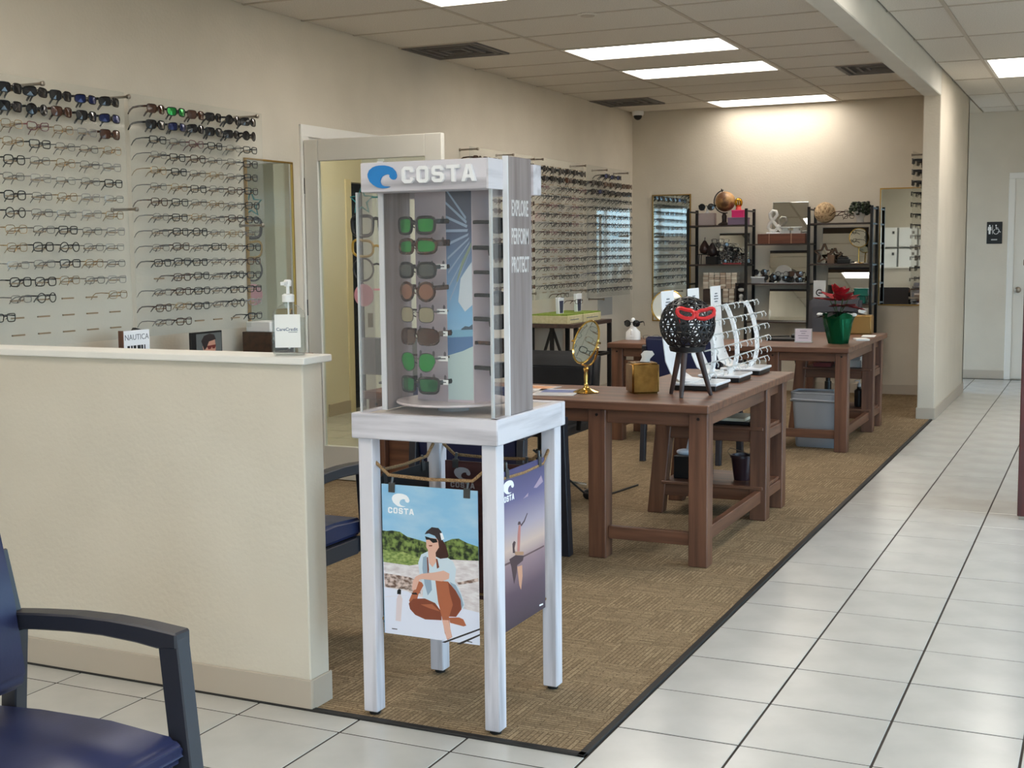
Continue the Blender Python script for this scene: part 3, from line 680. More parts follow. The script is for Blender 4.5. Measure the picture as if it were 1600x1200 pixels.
# beach photo strip on the front face: sky, palm, sea and sand as flat print
A0, A1 = Pc[1], Pc[2]; dx = Vector((A1[0] - A0[0], A1[1] - A0[1], 0)); wid = dx.length; dx.normalize(); nrm = Vector((dx.y, -dx.x, 0))
SKYP = mat('print_sky', (150, 185, 214), .4); n_, l_, b_ = nodes(SKYP)
gr = n_.new('ShaderNodeValToRGB'); sp = n_.new('ShaderNodeSeparateXYZ'); l_.new(coords(SKYP, (1, 1, 1), 'Generated'), sp.inputs[0]); l_.new(sp.outputs[2], gr.inputs[0]); l_.new(gr.outputs[0], b_.inputs['Base Color'])
els = [(0, (176, 208, 222)), (.4, (132, 184, 222)), (.62, (110, 140, 176)), (.8, (70, 84, 112)), (1, (78, 82, 96))]
gr.color_ramp.elements[0].color = lin(els[0][1]); gr.color_ramp.elements[1].color = lin(els[-1][1])
for p_, c_ in els[1:-1]: gr.color_ramp.elements.new(p_).color = lin(c_)
def strip(mb, P, lvl, mi=0):
    flat_poly(mb, [(x * wid, z) for x, z in P], (Vector((A0[0], A0[1], 0)) + nrm * (.0003 + .0004 * lvl), dx, (0, 0, 1), nrm), .0004, mi)
b = MB(); strip(b, [(.02, 1.0), (.98, 1.0), (.98, 1.645), (.02, 1.645)], 0); part('photo_print', b, SKYP, col)
b = MB()
strip(b, [(.02, 1.0), (.98, 1.0), (.98, 1.165), (.6, 1.15), (.02, 1.135)], 1, 0)
strip(b, [(.02, 1.135), (.6, 1.15), (.98, 1.165), (.98, 1.20), (.02, 1.20)], 1, 1)
strip(b, [(.02, 1.19), (.98, 1.195), (.98, 1.218), (.02, 1.212)], 2, 2)
strip(b, [(.55, 1.217), (.7, 1.226), (.85, 1.224), (.98, 1.232), (.98, 1.216), (.55, 1.214)], 3, 3)
for k in range(9):
    x0 = .98 - .02 * k; strip(b, [(x0 - .05, 1.45 + .012 * k), (max(.03, x0 - .85), 1.30 + .042 * k), (max(.03, x0 - .85), 1.308 + .042 * k), (x0 - .02, 1.458 + .012 * k)], 4, 4)
strip(b, [(.98, 1.48), (.6, 1.42), (.4, 1.36), (.44, 1.36), (.66, 1.41), (.98, 1.465)], 5, 5)
strip(b, [(.45, 1.30), (.55, 1.37), (.8, 1.40), (.98, 1.42), (.98, 1.29), (.7, 1.27)], 2, 6)
part('photo_print', b, [mat('print_sand', (190, 210, 208), .5), mat('print_sea', (84, 124, 170), .5), mat('print_sea_light', (124, 176, 204), .5), mat('print_island', (70, 90, 106), .5), mat('print_palm', (150, 170, 196), .5), mat('print_palm_rib', (134, 152, 130), .5), mat('print_cloud', (206, 216, 224), .5)], col)
# slots in the panels
b = MB(); L0, L1 = Pc[0], Pc[1]; ld = Vector((L1[0] - L0[0], L1[1] - L0[1], 0)).normalized(); ln = Vector((ld.y, -ld.x, 0))
ZR = [1.535, 1.472, 1.400, 1.335, 1.265, 1.198, 1.122, 1.050]
for zz in ZR:
    for u in (.12, .55, .92):
        p = along(L0, L1, u); flat_poly(b, [(-.005, -.008), (.005, -.008), (.005, .008), (0, .013), (-.005, .008)], ((p[0], p[1], zz + .012), ld, (0, 0, 1), ln), .0008)
part('slots', b, mat('slot_shade', (120, 108, 114), .6), col)
gs = 'sunglasses on the display stand'
rowN = ['top', 'second', 'third', 'fourth', 'fifth', 'sixth', 'seventh', 'lowest']
LK = ['c_green', 'c_green2', 'c_grey', 'c_copper', 'c_olive', 'c_brown', 'c_teal', 'c_green3']
for i, k in enumerate(LK):
    glasses(k, '%s, %s on left side of the display column' % (STY[k]['desc'], rowN[i]), (-1.912, 3.412, ZR[i] - .004), R(-15), gs, scale=1.1)
for i, k in enumerate(['s_black', 's_sport', 's_black', 'c_grey', 's_sport', 's_brown', 's_sport']):
    glasses(k, '%s seen edge on, %s on right side of the display column' % (STY[k]['desc'], ['top', 'second', 'third', 'fourth', 'fifth', 'sixth', 'seventh'][i]), (-1.662, 3.53, [1.528, 1.452, 1.378, 1.31, 1.238, 1.165, 1.09][i]), R(84), gs)
# white price tags hanging from some temples
for i in (2, 4, 5, 6, 7):
    b = MB(); zz = ZR[i] + .006; b.box(-1.842, -1.808, 3.418, 3.420, zz - .007, zz + .008); o = single('price_tag', 'white tag clipped on the temple of the %s pair of column sunglasses' % rowN[i], 'tag', b, PAPER, (-1.825, 3.419, zz), 0, None, 'tags on column sunglasses')
    b = MB(); b.box(-1.835, -1.815, 3.4174, 3.418, zz - .001, zz + .002); part('print', b, INK, o)
# rope round the legs
ROPE = noise_col(mat('brown_rope', (150, 116, 80), .9), (120, 88, 58), (172, 140, 100), (1, 1, 1), 300, 2)
zr = .812
def ropeside(p, q, z0=zr, sag=.042):
    p = Vector((*p, z0)); q = Vector((*q, z0)); pts = []
    for u, s in ((0, 0), (.05, .1), (.16, 1), (.5, 1.12), (.84, 1), (.95, .1), (1, 0)): pts.append(p.lerp(q, u) - Vector((0, 0, s * sag)))
    return pts
cor = [(-2.058, 3.363), (-1.634, 3.363), (-1.634, 3.80), (-2.058, 3.80)]
cor2 = [(-2.05, 3.383), (-1.648, 3.383), (-1.648, 3.782), (-2.05, 3.782)]
b = MB()
for i in range(4): b.tube(ropeside(cor[i], cor[(i + 1) % 4]), .0055, 7)
part('rope', b, ROPE, t, 0, 50)
b = MB()
for i in range(4): b.tube([(*cor2[i], .315), (*along(cor2[i], cor2[(i + 1) % 4], .1), .300), (*along(cor2[i], cor2[(i + 1) % 4], .9), .300), (*cor2[(i + 1) % 4], .315)], .0045, 6)
part('lower_rope', b, ROPE, t, 0, 50)

# ------------------------------------------------------------------ posters hanging between the legs
CLIP = mat('clip_steel', (96, 96, 96), .35, .8)
def clip(parent, p, nx, ny):
    b = MB(); d = Vector((nx, ny, 0)); s = Vector((-ny, nx, 0)); o = Vector(p)
    for q in (1, -1): b.prism([o + d * q * .004 + s * .011 + Vector((0, 0, -.018)), o + d * q * .004 - s * .011 + Vector((0, 0, -.018)), o + d * q * .002 - s * .011 + Vector((0, 0, .012)), o + d * q * .002 + s * .011 + Vector((0, 0, .012))], d * .0015 * q)
    b.tube([o + Vector((0, 0, .01)), o + Vector((0, 0, .034)) - s * .004], .005, 6)
    part('clip', b, CLIP, parent)
px0, px1, pz0, pz1, pyf = -2.022, -1.690, .266, .739, 3.372
p = thing('poster', 'beach poster of a seated woman in cap and sunglasses, front of the stand', 'poster', ((px0 + px1) / 2, pyf, pz0), 0, 'posters hung on the display stand')
b = MB(); b.box(px0, px1, pyf, pyf + .003, pz0, pz1); part('sheet', b, [mat('poster_sky', (150, 196, 224), .35)], p)
noise_col(MATS['poster_sky'], (140, 192, 226), (184, 212, 230), (1, 1, 2.5), 6, 4, .4, .75)
def uvp(x, y):
    u = (x - 43) / 651; ya = 60 + (x - 38) / 654 * 45; yb = 1115 + (x - 48) / 649 * 65
    return (u * (px1 - px0), (1 - (y - ya) / (yb - ya)) * (pz1 - pz0))
BUSH = noise_col(mat('print_bush', (60, 84, 40), .4), (26, 40, 20), (130, 150, 78), (1, 1, 1), 60, 4, .4, .62)
GRSP = noise_col(mat('print_grass', (140, 160, 76), .4), (96, 122, 52), (170, 182, 110), (1, 1, 2), 70, 4)
SANDP = noise_col(mat('print_beach', (222, 214, 212), .4), (206, 194, 194), (234, 228, 228), (1, 1, 3), 30, 4)
ROCKP = noise_col(mat('print_rocks', (176, 140, 120), .4), (110, 84, 72), (218, 196, 186), (1, 1, 1.5), 60, 4, .4, .6)
PM = [BUSH, GRSP, SANDP, ROCKP, mat('print_towel', (226, 228, 242), .4), mat('print_dark', (44, 36, 36), .4), mat('print_shirt', (204, 218, 228), .4), mat('print_skin_light', (226, 178, 158), .4), mat('print_skin', (176, 100, 68), .4), mat('print_skin_shade', (132, 66, 44), .4), mat('print_hair', (64, 32, 26), .4), mat('print_cap', (54, 44, 46), .4), mat('print_black', (16, 16, 18), .4), mat('print_bottle', (222, 206, 208), .4), mat('print_white', (250, 250, 252), .4), mat('print_jacket_shade', (148, 168, 186), .4)]
SHAPES = [
 (0, [(40, 388), (70, 392), (110, 388), (165, 396), (215, 430), (300, 452), (360, 470), (470, 462), (520, 440), (565, 436), (620, 465), (694, 490), (696, 590), (500, 585), (400, 605), (230, 630), (100, 620), (45, 608)]),
 (1, [(44, 520), (110, 540), (180, 535), (260, 560), (330, 590), (300, 628), (230, 640), (100, 628), (45, 612)]),
 (2, [(45, 610), (230, 632), (400, 604), (500, 584), (696, 588), (697, 1180), (48, 1115)]),
 (3, [(47, 690), (130, 700), (230, 716), (300, 750), (300, 830), (180, 800), (55, 788)]), (3, [(550, 742), (600, 732), (690, 708), (692, 732), (640, 745), (560, 758)]),
 (4, [(48, 860), (150, 850), (250, 840), (480, 900), (695, 950), (697, 1180), (48, 1115)]), (4, [(48, 790), (150, 805), (210, 815), (260, 840), (50, 856)]),
 (5, [(440, 1168), (697, 1060), (697, 1072), (462, 1172)]), (5, [(540, 1176), (697, 1100), (697, 1112), (566, 1180)]),
 (10, [(415, 440), (455, 445), (480, 490), (498, 560), (480, 580), (440, 600), (400, 590), (412, 500)]),
 (6, [(358, 528), (310, 552), (288, 610), (296, 690), (318, 770), (315, 866), (420, 905), (480, 860), (592, 930), (598, 890), (570, 800), (535, 735), (545, 650), (525, 595), (490, 572), (440, 580), (400, 560)]),
 (15, [(322, 570), (345, 560), (352, 640), (372, 700), (380, 800), (350, 840), (330, 760), (316, 650)]), (15, [(500, 740), (540, 760), (575, 830), (592, 900), (575, 930), (560, 840), (520, 790)]),
 (7, [(356, 520), (408, 525), (412, 600), (386, 640), (362, 610)]), (9, [(348, 570), (356, 570), (362, 660), (352, 700)]), (9, [(410, 580), (420, 580), (432, 640), (416, 650)]),
 (7, [(345, 430), (425, 440), (432, 500), (402, 548), (368, 540), (346, 500)]), (9, [(362, 486), (388, 484), (384, 494), (366, 494)]),
 (11, [(336, 410), (350, 388), (385, 360), (430, 365), (450, 390), (456, 436), (430, 456), (405, 420), (365, 404)]), (14, [(440, 400), (456, 400), (468, 440), (450, 450)]),
 (12, [(338, 424), (378, 436), (416, 442), (424, 464), (392, 470), (368, 448), (345, 448)]),
 (8, [(312, 750), (322, 770), (285, 836), (272, 890), (236, 914), (220, 880), (248, 816), (290, 740)]), (12, [(238, 824), (272, 822), (280, 836), (246, 836)]),
 (9, [(218, 900), (250, 866), (330, 862), (400, 892), (440, 950), (442, 1012), (330, 1010), (262, 980), (226, 940)]), (8, [(300, 905), (380, 900), (432, 950), (360, 930)]),
 (8, [(404, 732), (490, 738), (540, 800), (572, 860), (578, 930), (540, 985), (492, 985), (500, 1070), (512, 1130), (480, 1150), (462, 1100), (448, 1010), (420, 880)]),
 (9, [(490, 740), (540, 800), (574, 870), (576, 930), (540, 985), (496, 980), (520, 900), (500, 820)]), (7, [(446, 1010), (490, 1010), (500, 1070), (510, 1130), (476, 1146), (462, 1090)]),
 (8, [(492, 992), (560, 988), (588, 1000), (608, 1044), (590, 1050), (500, 1028)]),
 (7, [(242, 790), (250, 740), (270, 708), (310, 688), (400, 676), (460, 662), (500, 682), (496, 718), (450, 738), (330, 726), (296, 726), (270, 800), (246, 806)]),
 (13, [(124, 1026), (134, 870), (148, 838), (162, 838), (174, 870), (160, 1030)]), (12, [(138, 836), (140, 810), (152, 798), (166, 806), (164, 838)]), (5, [(96, 1080), (134, 1084), (134, 1090), (96, 1086)]), (5, [(610, 1150), (646, 1158), (646, 1164), (610, 1156)]),
]
b = MB()
for i, (mi, P) in enumerate(SHAPES): flat_poly(b, [uvp(x, y) for x, y in P], ((px0, pyf, pz0), (1, 0, 0), (0, 0, 1), (0, -1, 0)), .0003 + .00002 * i, mi)
u0 = uvp(175, 175); flat_poly(b, [(u0[0] + x * .062, u0[1] + y * .062) for x, y in WAVE], ((px0, pyf, pz0), (1, 0, 0), (0, 0, 1), (0, -1, 0)), .0006, 14)
u1 = uvp(174, 250); word(b, 'COSTA', .0185, ((px0 + u1[0], pyf, pz0 + u1[1]), (1, 0, 0), (0, 0, 1), (0, -1, 0)), .0006, 14, .22)
part('print', b, PM, p)
for x in (-1.985, -1.725): clip(p, (x, pyf + .0015, pz1 - .006), 0, 1)
# right hand poster (sunset fishing scene), faces +x
qx, qy0, qy1, qz0, qz1 = -1.632, 3.405, 3.738, .295, .79
p = thing('poster', 'purple sunset poster of an angler on the water, right side of the stand', 'poster', (qx, (qy0 + qy1) / 2, qz0), 0, 'posters hung on the display stand')
DUSK = mat('print_dusk', (120, 104, 136), .35); n_, l_, b_ = nodes(DUSK)
gr = n_.new('ShaderNodeValToRGB'); sp = n_.new('ShaderNodeSeparateXYZ'); l_.new(coords(DUSK, (1, 1, 1), 'Generated'), sp.inputs[0]); l_.new(sp.outputs[2], gr.inputs[0]); l_.new(gr.outputs[0], b_.inputs['Base Color'])
els = [(0, (62, 48, 60)), (.22, (92, 70, 84)), (.40, (150, 122, 128)), (.50, (206, 178, 164)), (.62, (172, 158, 170)), (.8, (104, 98, 138)), (1, (72, 70, 112))]
gr.color_ramp.elements[0].color = lin(els[0][1]); gr.color_ramp.elements[1].color = lin(els[-1][1])
for p_, c_ in els[1:-1]: gr.color_ramp.elements.new(p_).color = lin(c_)
b = MB(); b.box(qx - .003, qx, qy0, qy1, qz0, qz1); part('sheet', b, DUSK, p)
Hq, Wq = qz1 - qz0, qy1 - qy0
def uvq(x, y):   # crop pixels: left edge is hidden behind the leg
    u = (x - 40) / 282; ya = 130 - (x - 55) / 250 * 90; yb = 1165 - (x - 70) / 252 * 165
    return (u * Wq, (1 - (y - ya) / (yb - ya)) * Hq)
FQ = ((qx, qy0, qz0), (0, 1, 0), (0, 0, 1), (1, 0, 0))
b = MB()
SQ = [(0, [(60, 722), (180, 668), (316, 598), (316, 608), (182, 678), (60, 736)]),
      (1, [(92, 690), (130, 664), (182, 668), (176, 700), (140, 730), (136, 780), (120, 850), (112, 800), (104, 740)]),
      (2, [(120, 640), (182, 642), (180, 664), (130, 664)]), (3, [(144, 540), (152, 470), (164, 470), (160, 560), (156, 640), (142, 640)]), (1, [(146, 468), (150, 448), (162, 446), (166, 466)]),
      (1, [(164, 470), (186, 440), (206, 392), (209, 394), (190, 446), (168, 478)]), (1, [(114, 650), (112, 590), (122, 572), (132, 580), (124, 620), (128, 650)]),
      (4, [(140, 740), (170, 730), (172, 800), (162, 890), (152, 860)]), (5, [(250, 230), (300, 150), (312, 190), (270, 230)]), (5, [(182, 300), (214, 262), (212, 284)]), (6, [(282, 985), (306, 975), (306, 984), (282, 996)])]
for i, (mi, P) in enumerate(SQ): flat_poly(b, [uvq(x, y) for x, y in P], FQ, .0003 + .00003 * i, mi)
u0 = uvq(92, 225); flat_poly(b, [(u0[0] + x * .075, u0[1] + y * .062) for x, y in WAVE], FQ, .0006, 6)
u1 = uvq(86, 298); word(b, 'COSTA', .0185, ((qx, qy0 + u1[0], qz0 + u1[1]), (0, 1, 0), (0, 0, 1), (1, 0, 0)), .0006, 6, .22)
part('print', b, [mat('print_horizon', (96, 66, 70), .4), mat('print_silhouette', (70, 46, 52), .4), mat('print_boat', (176, 132, 100), .4), mat('print_figure', (190, 120, 110), .4), mat('print_glint', (206, 150, 120), .4), mat('print_pinkcloud', (172, 150, 172), .4), MATS['print_white']], p)
for y in (3.455, 3.70): clip(p, (qx - .0015, y, qz1 - .006), 1, 0)
# poster at the back (reddish, logo shows) and dark one at the left
p = thing('poster', 'dark reddish poster on the far side of the stand, seen between its legs', 'poster', (-1.85, 3.79, .28), 0, 'posters hung on the display stand')
b = MB(); b.box(-2.02, -1.68, 3.788, 3.791, .28, .75); part('sheet', b, wood('print_red_deck_', (74, 40, 38), (104, 62, 58), 'x', .4, 40), p)
b = MB(); flat_poly(b, [(x * .062, y * .062) for x, y in WAVE], at((-1.955, 3.788, .708)), .0006); word(b, 'COSTA', .0185, at((-1.955, 3.788, .668)), .0006, 0, .22); part('print', b, mat('print_logo_grey', (196, 190, 192), .5), p)
for x in (-1.98, -1.72): clip(p, (x, 3.7895, .744), 0, 1)
p = thing('poster', 'black backed poster on the left side of the stand', 'poster', (-2.058, 3.58, .28), 0, 'posters hung on the display stand')
b = MB(); b.box(-2.0595, -2.0565, 3.41, 3.74, .28, .75); part('sheet', b, mat('poster_back_black', (26, 24, 25), .5), p)
for y in (3.45, 3.70): clip(p, (-2.058, y, .744), 1, 0)

# ------------------------------------------------------------------ wooden trestle desks (L-shaped)
def desk(label):
    t = thing('trestle_desk', label, 'desk', (-1.66, 5.6, FZ), 0, 'brown L-shaped wooden desks')
    b = MB(); b.prism([(-3.42, 5.525, .715), (-1.61, 5.525, .715), (-1.61, 7.255, .715), (-2.24, 7.255, .715), (-2.24, 6.17, .715), (-3.42, 6.17, .715)], (0, 0, .0392)); part('desktop', b, W_('x'), t, .004)
    BOLT = mat('dark_bolt', (40, 30, 26), .5, .5)
    def leg(x0, x1, y0, y1):
        b = MB(); b.box(x0, x1, y0, y1, FZ, .715); l = part('leg', b, W_('z'), t, .004)
        b = MB(); M = Matrix.Translation(((x0 + x1) / 2, y0, .688)) @ Matrix.Rotation(R(90), 4, 'X'); b.lathe([(.008, 0), (.007, .003)], (0, 0, 0), 10, 0, M); part('bolt', b, BOLT, l)
    leg(-1.710, -1.620, 5.555, 5.645); leg(-2.200, -2.112, 5.555, 5.645)
    leg(-3.40, -3.31, 5.56, 5.65); leg(-3.40, -3.31, 6.06, 6.15)
    def rail(nm, *bx, ax='x'):
        b = MB(); b.box(*bx); part(nm, b, W_(ax), t, .003)
    rail('apron', -2.112, -1.71, 5.575, 5.6, .65, .715); rail('apron', -3.31, -2.2, 5.575, 5.6, .65, .715); rail('apron', -1.66, -1.635, 5.645, 6.66, .65, .715, ax='y')
    rail('apron', -3.31, -2.24, 6.12, 6.14, .65, .715)
    rail('stretcher', -2.112, -1.71, 5.585, 5.62, .095, .156); rail('stretcher', -1.685, -1.65, 5.645, 6.665, .10, .165, ax='y'); rail('stretcher', -3.385, -3.335, 5.65, 6.06, .10, .16, ax='y')
    rail('lower_rail', -3.31, -2.80, 6.085, 6.105, .09, .23); rail('side_panel', -3.31, -2.98, 5.60, 5.62, .28, .62)
    # trestle with shelves under the long arm
    for y0 in (6.665, 7.035):
        leg(-1.712, -1.622, y0, y0 + .085)
        b = MB(); b.prism([(-2.288, y0, FZ), (-2.200, y0, FZ), (-2.130, y0, .715), (-2.218, y0, .715)], (0, .075, 0)); part('slanted_leg', b, W_('z'), t, .004)
        rail('apron', -2.13, -1.712, y0 + .02, y0 + .06, .655, .715)
        rail('shelf_rail', -2.185, -1.712, y0 + .012, y0 + .045, .425, .490); rail('shelf_rail', -2.215, -1.712, y0 + .012, y0 + .045, .105, .170)
    for z, xl in ((.490, -2.205), (.170, -2.235)): rail('shelf', xl + .03, -1.64, 6.66, 7.12, z, z + .017)
    rail('shelf_rail', -1.70, -1.63, 6.75, 7.035, .435, .49, ax='y'); rail('shelf_rail', -1.70, -1.63, 6.75, 7.035, .115, .17, ax='y')
    rail('apron', -1.70, -1.65, 6.75, 7.035, .655, .715, ax='y')
    return t
dk = desk('nearer brown wooden L-shaped trestle desk with the black perforated globe on it')
DKO = Vector((-.035, 3.605, 0))
d2k = copy_thing(dk, dk.location + DKO, 0, 'farther brown wooden trestle desk with the red poinsettia on it', 'brown L-shaped wooden desks')
ZD = .755 + 0.0

# ---- things on the nearer desk
t = thing('perforated_globe', 'black perforated globe lantern on three wooden legs, on the nearer desk', 'lantern', (-1.82, 5.89, ZD))
gc = Vector((-1.820, 5.89, 1.097)); gr_ = .134
bm = bmesh.new(); bmesh.ops.create_icosphere(bm, subdivisions=3, radius=gr_)
low = [f for f in bm.faces if f.calc_center_median().z < -.108]
keep = set(low)
fs = [f for f in bm.faces if f not in keep]
bmesh.ops.inset_individual(bm, faces=fs, thickness=.0078, depth=0)
bmesh.ops.delete(bm, geom=[f for f in fs if f.is_valid], context='FACES_ONLY')
ex = bmesh.ops.solidify(bm, geom=list(bm.faces), thickness=.004)
bmesh.ops.translate(bm, verts=bm.verts, vec=gc - Vector((-1.82, 5.89, ZD)))
me = bpy.data.meshes.new('shell'); bm.to_mesh(me); bm.free(); me.materials.append(mat('black_matte_metal', (22, 21, 24), .45)); obj('shell', me, t)
LEGW = wood('dark_leg_wood_', (48, 34, 32), (78, 56, 50), 'z', .5)
b = MB(); b.lathe([(.06, .964), (.082, .970), (.088, .992)], (gc.x, gc.y, 0), 24); part('ring_base', b, mat('black_matte_metal'), t, 0, 40)
for fx, fy in ((-1.918, 5.943), (-1.817, 5.784), (-1.717, 5.94), ):
    tx, ty = gc.x + (fx - gc.x) * .45, gc.y + (fy - gc.y) * .45
    b = MB(); b.tube([(fx, fy, ZD), (fx * .9 + tx * .1, fy * .9 + ty * .1, ZD + .02), (tx, ty, .972)], [.009, .011, .016], 10); part('leg', b, LEGW, t, 0, 40)
glasses('c_red', 'red novelty cat-eye glasses resting on the black perforated globe', (-1.745, 5.775, 1.150), R(14), None, True, 'glasses', R(-16), 1.18)
t = thing('tissue_box', 'gold cube tissue box with a tissue on the nearer desk', 'tissue box', (-2.065, 5.945, ZD))
b = MB(); Mt = Matrix.Translation((-2.065, 5.945, ZD)) @ Matrix.Rotation(R(34), 4, 'Z'); b.box(-.068, .068, -.068, .068, 0, .150, 0, Mt); part('cover', b, GOLD, t, .009, 50, 3)
def tissue(parent, c, h):
    b = MB(); rings = []
    for k, (zz, w, dx_) in enumerate(((-.004, .024, 0), (.018, .020, .004), (h * .7, .030, .012), (h, .018, .020))):
        rings.append([(c[0] + dx_ + w * math.cos(a) * (1 + .3 * math.sin(3 * a + k)), c[1] + w * .3 * math.sin(a) + .004 * math.sin(2 * a + k), c[2] + zz) for a in [2 * math.pi * i / 12 for i in range(12)]])
    loft(b, rings); part('tissue', b, PAPER, parent, 0, 60)
tissue(t, (-2.055, 5.945, ZD + .150), .056)
b = MB(); b.lathe([(.034, .148), (.036, .152), (.026, .152)], (-2.065, 5.945, ZD), 18); part('opening_rim', b, mat('dark_gold', (110, 80, 40), .4, .8), t, 0, 40)
# brass vanity mirror
t = thing('vanity_mirror', 'oval brass table mirror on a stand, on the nearer desk', 'mirror', (-2.325, 5.85, ZD))
bx, by = -2.325, 5.85
b = MB(); b.lathe([(.064, 0), (.066, .004), (.05, .012), (.022, .020), (.012, .03), (.009, .05), (.011, .085), (.009, .10), (.014, .118), (.009, .126)], (bx, by, ZD), 24); part('base', b, BRASS, t, 0, 40)
mc = Vector((bx, by, 1.005)); hd_ = R(-31); ax = Vector((math.cos(hd_), math.sin(hd_), 0)); nn = Vector((math.sin(hd_), -math.cos(hd_), .30)).normalized(); up = ax.cross(nn) * -1
if up.z < 0: up = -up
roll = R(-16); ax2 = ax * math.cos(roll) + up * math.sin(roll); up2 = up * math.cos(roll) - ax * math.sin(roll)
b = MB(); b.tube([mc + ax * .098 * math.cos(a) + Vector((0, 0, 1)) * .118 * math.sin(a) for a in [R(190 + i * 16) for i in range(11)]], .005, 8); b.tube([mc + ax * .098, mc + ax * .112], .006, 8); b.tube([mc - ax * .098, mc - ax * .112], .006, 8)
part('yoke', b, BRASS, t, 0, 40)
b = MB(); b.tube([mc + ax2 * .092 * math.cos(a) + up2 * .108 * math.sin(a) for a in [2 * math.pi * i / 32 for i in range(32)]], .0055, 8, True); part('rim', b, BRASS, t, 0, 40)
b = MB(); P = [mc + ax2 * .088 * math.cos(a) + up2 * .104 * math.sin(a) + nn * .001 for a in [2 * math.pi * i / 32 for i in range(32)]]; b.prism(P, nn * -.004); part('glass', b, MIRR, t)
# magazines
b = MB()
def sheet(name, label, cat, c, w, h, z, th, rz, m, group=None, prints=None):
    b = MB(); M = Matrix.Translation((c[0], c[1], z)) @ Matrix.Rotation(R(rz), 4, 'Z'); b.box(-w / 2, w / 2, -h / 2, h / 2, 0, th, 0, M)
    t = thing(name, label, cat, (c[0], c[1], z), 0, group); part('cover', b, m, t)
    for (x0, x1, y0, y1, mm) in prints or []:
        b = MB(); b.box(x0, x1, y0, y1, th, th + .0004, 0, M); part('print', b, mm, t)
    return t
PB = mat('print_blue', (96, 110, 160), .5); PO = mat('print_orange', (206, 150, 110), .5); PG = mat('print_grey', (176, 178, 184), .5)
sheet('brochure', 'glossy white brochure with blue photo, near the brass mirror on the desk', 'brochure', (-2.46, 5.80), .21, .28, ZD, .003, 12, mat('glossy_paper', (236, 232, 232), .25), 'brochures on the nearer desk', [(-.08, .09, -.02, .10, PB), (-.08, .02, -.11, -.05, PG)])
sheet('brochure', 'brochure with orange photo, behind the stand edge on the desk', 'brochure', (-2.66, 5.92), .21, .28, ZD, .003, -8, MATS['glossy_paper'], 'brochures on the nearer desk', [(-.09, .09, 0, .12, PO), (-.06, .06, -.11, -.04, PG)])
# monitor seen from behind at the left end of the desk
t = thing('monitor', 'grey computer monitor seen from behind at the left end of the nearer desk', 'monitor', (-3.40, 5.90, ZD))
b = MB(); b.box(-3.66, -3.20, 5.895, 5.915, .80, 1.0); part('panel', b, mat('monitor_grey', (118, 118, 116), .5), t, .004)
b = MB(); b.box(-3.46, -3.40, 5.90, 5.93, ZD, .90); b.box(-3.52, -3.34, 5.86, 5.98, ZD, ZD + .012); part('foot', b, MATS['monitor_grey'], t, .003)
# three white eyewear display trees
def eyewear_display(label, y, loc0):
    t = thing('eyewear_display', label, 'display', (-1.85, y, ZD), 0, 'white eyewear display trees on the nearer desk')
    x0, x1, y0, y1 = -1.965, -1.735, y, y + .26
    b = MB(); b.box(x0 + .008, x1 - .008, y0 + .008, y1 - .008, ZD, ZD + .024); part('plinth', b, BLACKP, t, .002)
    b = MB(); b.box(x0, x1, y0, y1, ZD + .024, ZD + .038); part('base', b, WACR, t, .003)
    # J-shaped card holder, faces +x
    prof = [(-1.86, ZD + .040), (-1.93, ZD + .046), (-1.975, ZD + .075), (-2.005, ZD + .14), (-2.02, ZD + .25), (-2.03, ZD + .49)]
    b = MB(); yA, yB = y + .03, y + .23
    up_ = [(x, z) for x, z in prof]; dn = [(x - .004, z - .002) for x, z in prof][::-1]
    n = len(prof)
    b.add([(x, yA, z) for x, z in up_] + [(x - .004, yA, z - .003) for x, z in up_] + [(x, yB, z) for x, z in up_] + [(x - .004, yB, z - .003) for x, z in up_],
          [(i, i + 1, 2 * n + i + 1, 2 * n + i) for i in range(n - 1)] + [(n + i + 1, n + i, 3 * n + i, 3 * n + i + 1) for i in range(n - 1)] + [(i + 1, i, n + i, n + i + 1) for i in range(n - 1)] + [(2 * n + i, 2 * n + i + 1, 3 * n + i + 1, 3 * n + i) for i in range(n - 1)] + [(0, 2 * n, 3 * n, n), (2 * n - 1, 4 * n - 1, 3 * n - 1, n - 1)])
    cd_ = part('card', b, WACR, t, 0, 40)
    b = MB()
    for k, (w, dz) in enumerate(((.05, .445), (.075, .43), (.085, .415), (.06, .40))):
        for i in range(4): b.box(-2.0285 + .0015, -2.0265 + .0015, y + .13 - w / 2 + i * w / 4, y + .13 - w / 2 + (i + .6 + .1 * ((i + k) % 3)) * w / 4, ZD + dz, ZD + dz + .006)
    part('print', b, GREYINK, cd_)
    # C-shaped arc bowing towards the hall, with six rods
    arc = [(-1.862, ZD + .405), (-1.842, ZD + .37), (-1.815, ZD + .30), (-1.797, ZD + .22), (-1.793, ZD + .14), (-1.806, ZD + .075), (-1.835, ZD + .04)]
    b = MB(); yc = y + .155
    for (xa, za), (xb, zb) in zip(arc, arc[1:]): b.beam((xa, yc, za), (xb, yc, zb), .018, .030, 0, (0, 1, 0))
    part('arc', b, WACR, t, 0, 40)
    for i, (xa, za) in enumerate([(-1.868, .402), (-1.825, .335), (-1.806, .268), (-1.795, .20), (-1.793, .135), (-1.803, .08)]):
        b = MB(); b.tube([(xa + .008, y - .03, ZD + za), (xa + .012, y + .31, ZD + za)], .004, 6)
        rd = part('rod', b, ACRE, t)
        for yy_ in (y - .02, y + .08, y + .215, y + .30):
            b = MB(); b.tube([(xa + .010, yy_, ZD + za), (xa + .034, yy_, ZD + za + .008), (xa + .044, yy_ + .004, ZD + za - .010), (xa + .040, yy_ + .006, ZD + za - .022)], .0032, 5); part('hook', b, ACRE, rd)
    return t
